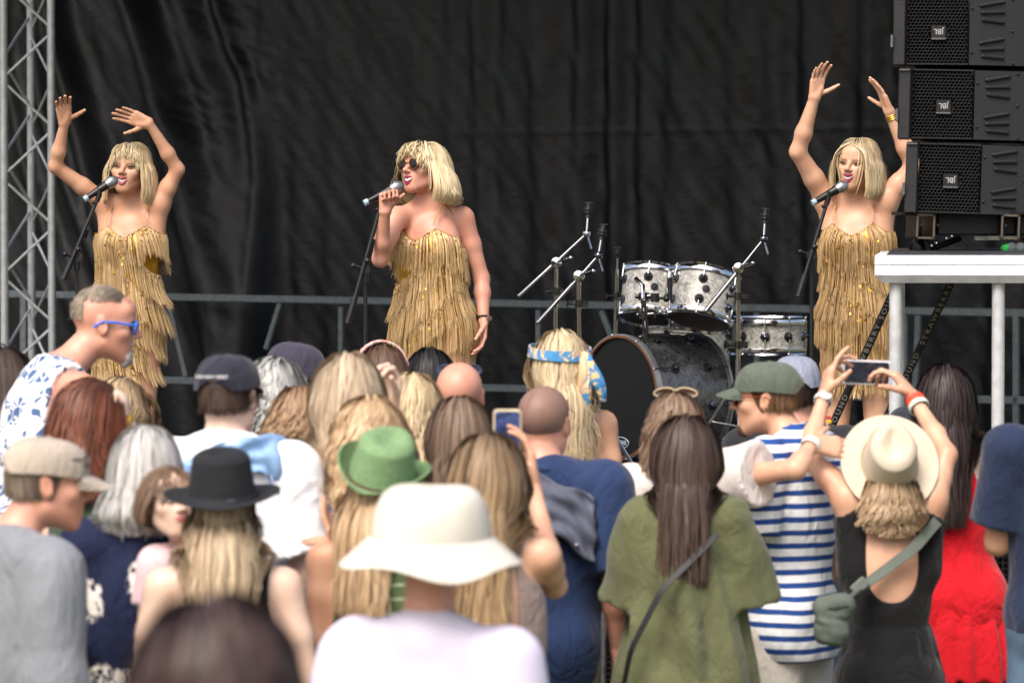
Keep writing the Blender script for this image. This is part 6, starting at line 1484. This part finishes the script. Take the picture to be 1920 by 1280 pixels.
def phone(label, c, R, holder, portrait, screen, case, sc=1.0):
    rt = root('phone', label, 'phone', c, 0, 'phones filming the show')
    w, h = (.076 * sc, .158 * sc) if portrait else (.158 * sc, .076 * sc)
    m = MB(); t = .0055
    def rr(w, h, r, y, k=5):
        return [c + R @ V(sx * (w / 2 - r) + r * math.cos(a), y, sz * (h / 2 - r) + r * math.sin(a)) for sx, sz, a0 in ((1, 1, 0), (-1, 1, math.pi / 2), (-1, -1, math.pi), (1, -1, 1.5 * math.pi)) for a in np.linspace(a0, a0 + math.pi / 2, k)]
    L = [rr(w - .003, h - .003, .010, -t), rr(w, h, .012, -t + .0012), rr(w, h, .012, t - .001), rr(w - .003, h - .003, .010, t)]; n = len(L[0])
    m.add(sum(L, []), [(i * n + k, i * n + (k + 1) % n, (i + 1) * n + (k + 1) % n, (i + 1) * n + k) for i in range(3) for k in range(n)] + [tuple(range(n - 1, -1, -1)), tuple(3 * n + k for k in range(n))])
    b = m.build('case', M('case' + case, case, rough=.35), rt)
    mt, nt, bs = _new('screen' + screen); co = coords(nt, (1, 1, 1)); nz = noise(nt, co, 40, 3, .6, 1)
    cr = ramp(nt, nz.outputs[0], [(.3, '0c0e16'), (.6, screen), (.85, '8a8aa8' if portrait else '5a3a40')]); nt.links.new(cr.outputs[0], bs.inputs['Base Color']); nt.links.new(cr.outputs[0], bs.inputs['Emission Color']); bs.inputs['Emission Strength'].default_value = .55; bs.inputs['Roughness'].default_value = .08
    m = MB(); s_ = rr(w * .86, h * .93 if portrait else h * .86, .008, -t - .0008); m.add(s_, [tuple(range(len(s_) - 1, -1, -1))]); m.build('screen', mt, b, smooth=False)
    return rt
def jacket_drape(o, mat, label, path, width, seed, off=.035):
    """a folded jacket lying over the shoulders: a thick sheet hung along a path (local x, y, t)"""
    cs = [o.pt(t, x, y) for x, y, t in path]; cs = np.array(cs); n = 46; k = 16
    seg = np.r_[0, np.cumsum(np.linalg.norm(np.diff(cs, axis=0), axis=1))]; s = np.linspace(0, seg[-1], n)
    p = np.stack([np.interp(s, seg, cs[:, i]) for i in range(3)], 1); rg = np.random.RandomState(seed); ph = rg.rand(6) * 6
    body = [grow(x[1], .004) for x in o.tor] + [grow(a[1], .0) for a in o.arms]
    W = []
    for i in range(n):
        down = V(0, 0, -1) * .8 - o.f * .25
        for j in range(k):
            tt = j / (k - 1) - .35; W.append(p[i] + down * width * tt * (1 + .15 * math.sin(i * .3 + ph[0])) + V(0, 0, .0))
    W = push_out(np.array(W), body, off).reshape(n, k, 3)
    for _ in range(2): W[1:-1] = W[1:-1] * .5 + (W[:-2] + W[2:]) * .25; W[:, 1:-1] = W[:, 1:-1] * .5 + (W[:, :-2] + W[:, 2:]) * .25
    I, Jj = np.meshgrid(np.arange(n), np.arange(k), indexing='ij')
    A = .010 * np.sin(Jj * 1.25 + .9 * np.sin(I * .16 + ph[1]) + ph[2]) + .006 * np.sin(I * .42 + Jj * .5 + ph[3]) + .004 * np.sin(I * .9 - Jj * .8 + ph[4])
    Nn = np.cross(np.gradient(W, axis=0), np.gradient(W, axis=1)); Nn /= np.linalg.norm(Nn, axis=2, keepdims=True) + 1e-9
    ctr = np.array([o.S[0], o.S[1], o.S[2] - .1]); sg = np.sign(((W - ctr) * Nn).sum(2, keepdims=True)); Nn *= sg
    top = W + Nn * (A[..., None] + .016); bot = W + Nn * (A[..., None] * .6 - .004)
    nn = n * k; v = np.vstack([top.reshape(-1, 3), bot.reshape(-1, 3)]); Id = np.arange(nn).reshape(n, k)
    f = np.stack([Id[:-1, :-1].ravel(), Id[1:, :-1].ravel(), Id[1:, 1:].ravel(), Id[:-1, 1:].ravel()], 1)
    def st(a): return np.stack([a[:-1], a[1:], a[1:] + nn, a[:-1] + nn], 1)
    f = np.vstack([f, f[:, ::-1] + nn, st(Id[0]), st(Id[-1, ::-1]), st(Id[::-1, 0]), st(Id[:, -1])])
    ob = mk('jacket', v, f, mat); tag(ob, label, 'jacket'); m = MB()
    for q in ((6, k - 2), (n - 8, k - 2)): m.ball(top[q[0], q[1]] - o.f * .006, .006, 5)
    m.build('button', M('button_steel', 'c0c0c4', rough=.3, metal=.9), ob); return ob
def scarf(o):
    blue = print_mat('scarf_silk', '4a88b8', 'e8c088', 22, .50, .53)
    H = lambda t, z, k=1.0: o.C + o.R @ V(.101 * k * math.cos(t), -.014 + .120 * k * math.sin(t), z)
    rt = ribbon('headscarf', [H(t, .045 + .012 * math.sin(t)) for t in np.linspace(0, 2 * math.pi, 40)], [], 0, .034, .006, blue, o.root, n=60, centre=o.C, pull=False)
    m = MB(); kn = H(-1.05, .036, 1.07); m.ball(kn, (.016, .014, .014), 8); m.build('knot', M('scarf_peach', 'dcb890', rough=.5), rt)
    for dx, ln, c in ((-.012, .12, M('scarf_peach', 'dcb890')), (.010, .17, blue), (.038, .13, blue), (.05, .15, blue)):
        pts = [kn + V(dx * .2, -.01, 0)] + [kn + V(dx * (.3 + .9 * t) + .006 * math.sin(t * 5 + dx * 90), -.018 - .01 * math.sin(t * 3), -ln * t) for t in np.linspace(.1, 1, 9)]
        m = MB(); m.tube(pts, [.008] + [.009 + .010 * math.sin(t * 3) for t in np.linspace(.1, 1, 9)], 8); m.build('scarf_end', c, rt)
    m = MB(); m.torus(o.C + o.R @ V(-.088, .01, -.05), o.R @ V(1, 0, .0), .022, .0025, 26, 6); m.build('earring', M('gold_hoop', 'd8a868', rough=.25, metal=.9), o.root)
def bag(o):
    gm = M('bag_nylon', '5c645c', '505850', .8, scale=20, bscale=160, bstr=.5, bdist=.002); c = P(1561, 1158, o.D - .30)
    rt = root('waist_bag', 'small grey green bag worn across the back over the black sundress', 'bag', c)
    Rb = rotm(25, 0, 30)
    ops = [('+', el(c + V(0, 0, -.005), (.050, .036, .074), Rb), .02), ('+', rc(c + V(-.03, 0, .035), c + V(.04, 0, .045), .030), .03), ('+', rc(c + V(-.02, 0, -.045), c + V(.02, 0, -.05), .032), .03), ('d', folds(9, .004, 40, 30))]
    v, f = field(ops, .005); mk('pouch', v, f, gm, rt)
    m = MB(); m.tube([c + V(-.045, -.030, .030), c + V(0, -.040, .034), c + V(.045, -.030, .040)], .0025, 6); m.build('zip', M('zip_dark', '2c302c', rough=.5), rt)
    body = [x[1] for x in o.tor]
    ribbon('webbing', [o.pt(1.03, .14, -.07), o.pt(.86, .06, -.13), o.pt(.60, -.11, -.14), c + V(.04, 0, .05)], body, .016, .034, .004, gm, rt, n=40, centre=o.H)
    k = P(1612, 1098, o.D - .15); m = MB(); m.box(k, (.055, .014, .036), rotm(0, 0, -42), .004); m.build('buckle', M('buckle_grey', '6e766e', rough=.5), rt)
setting(); backdrop(); guard_rail(); truss(); line_array(); band_gear(); performers(); crowd()
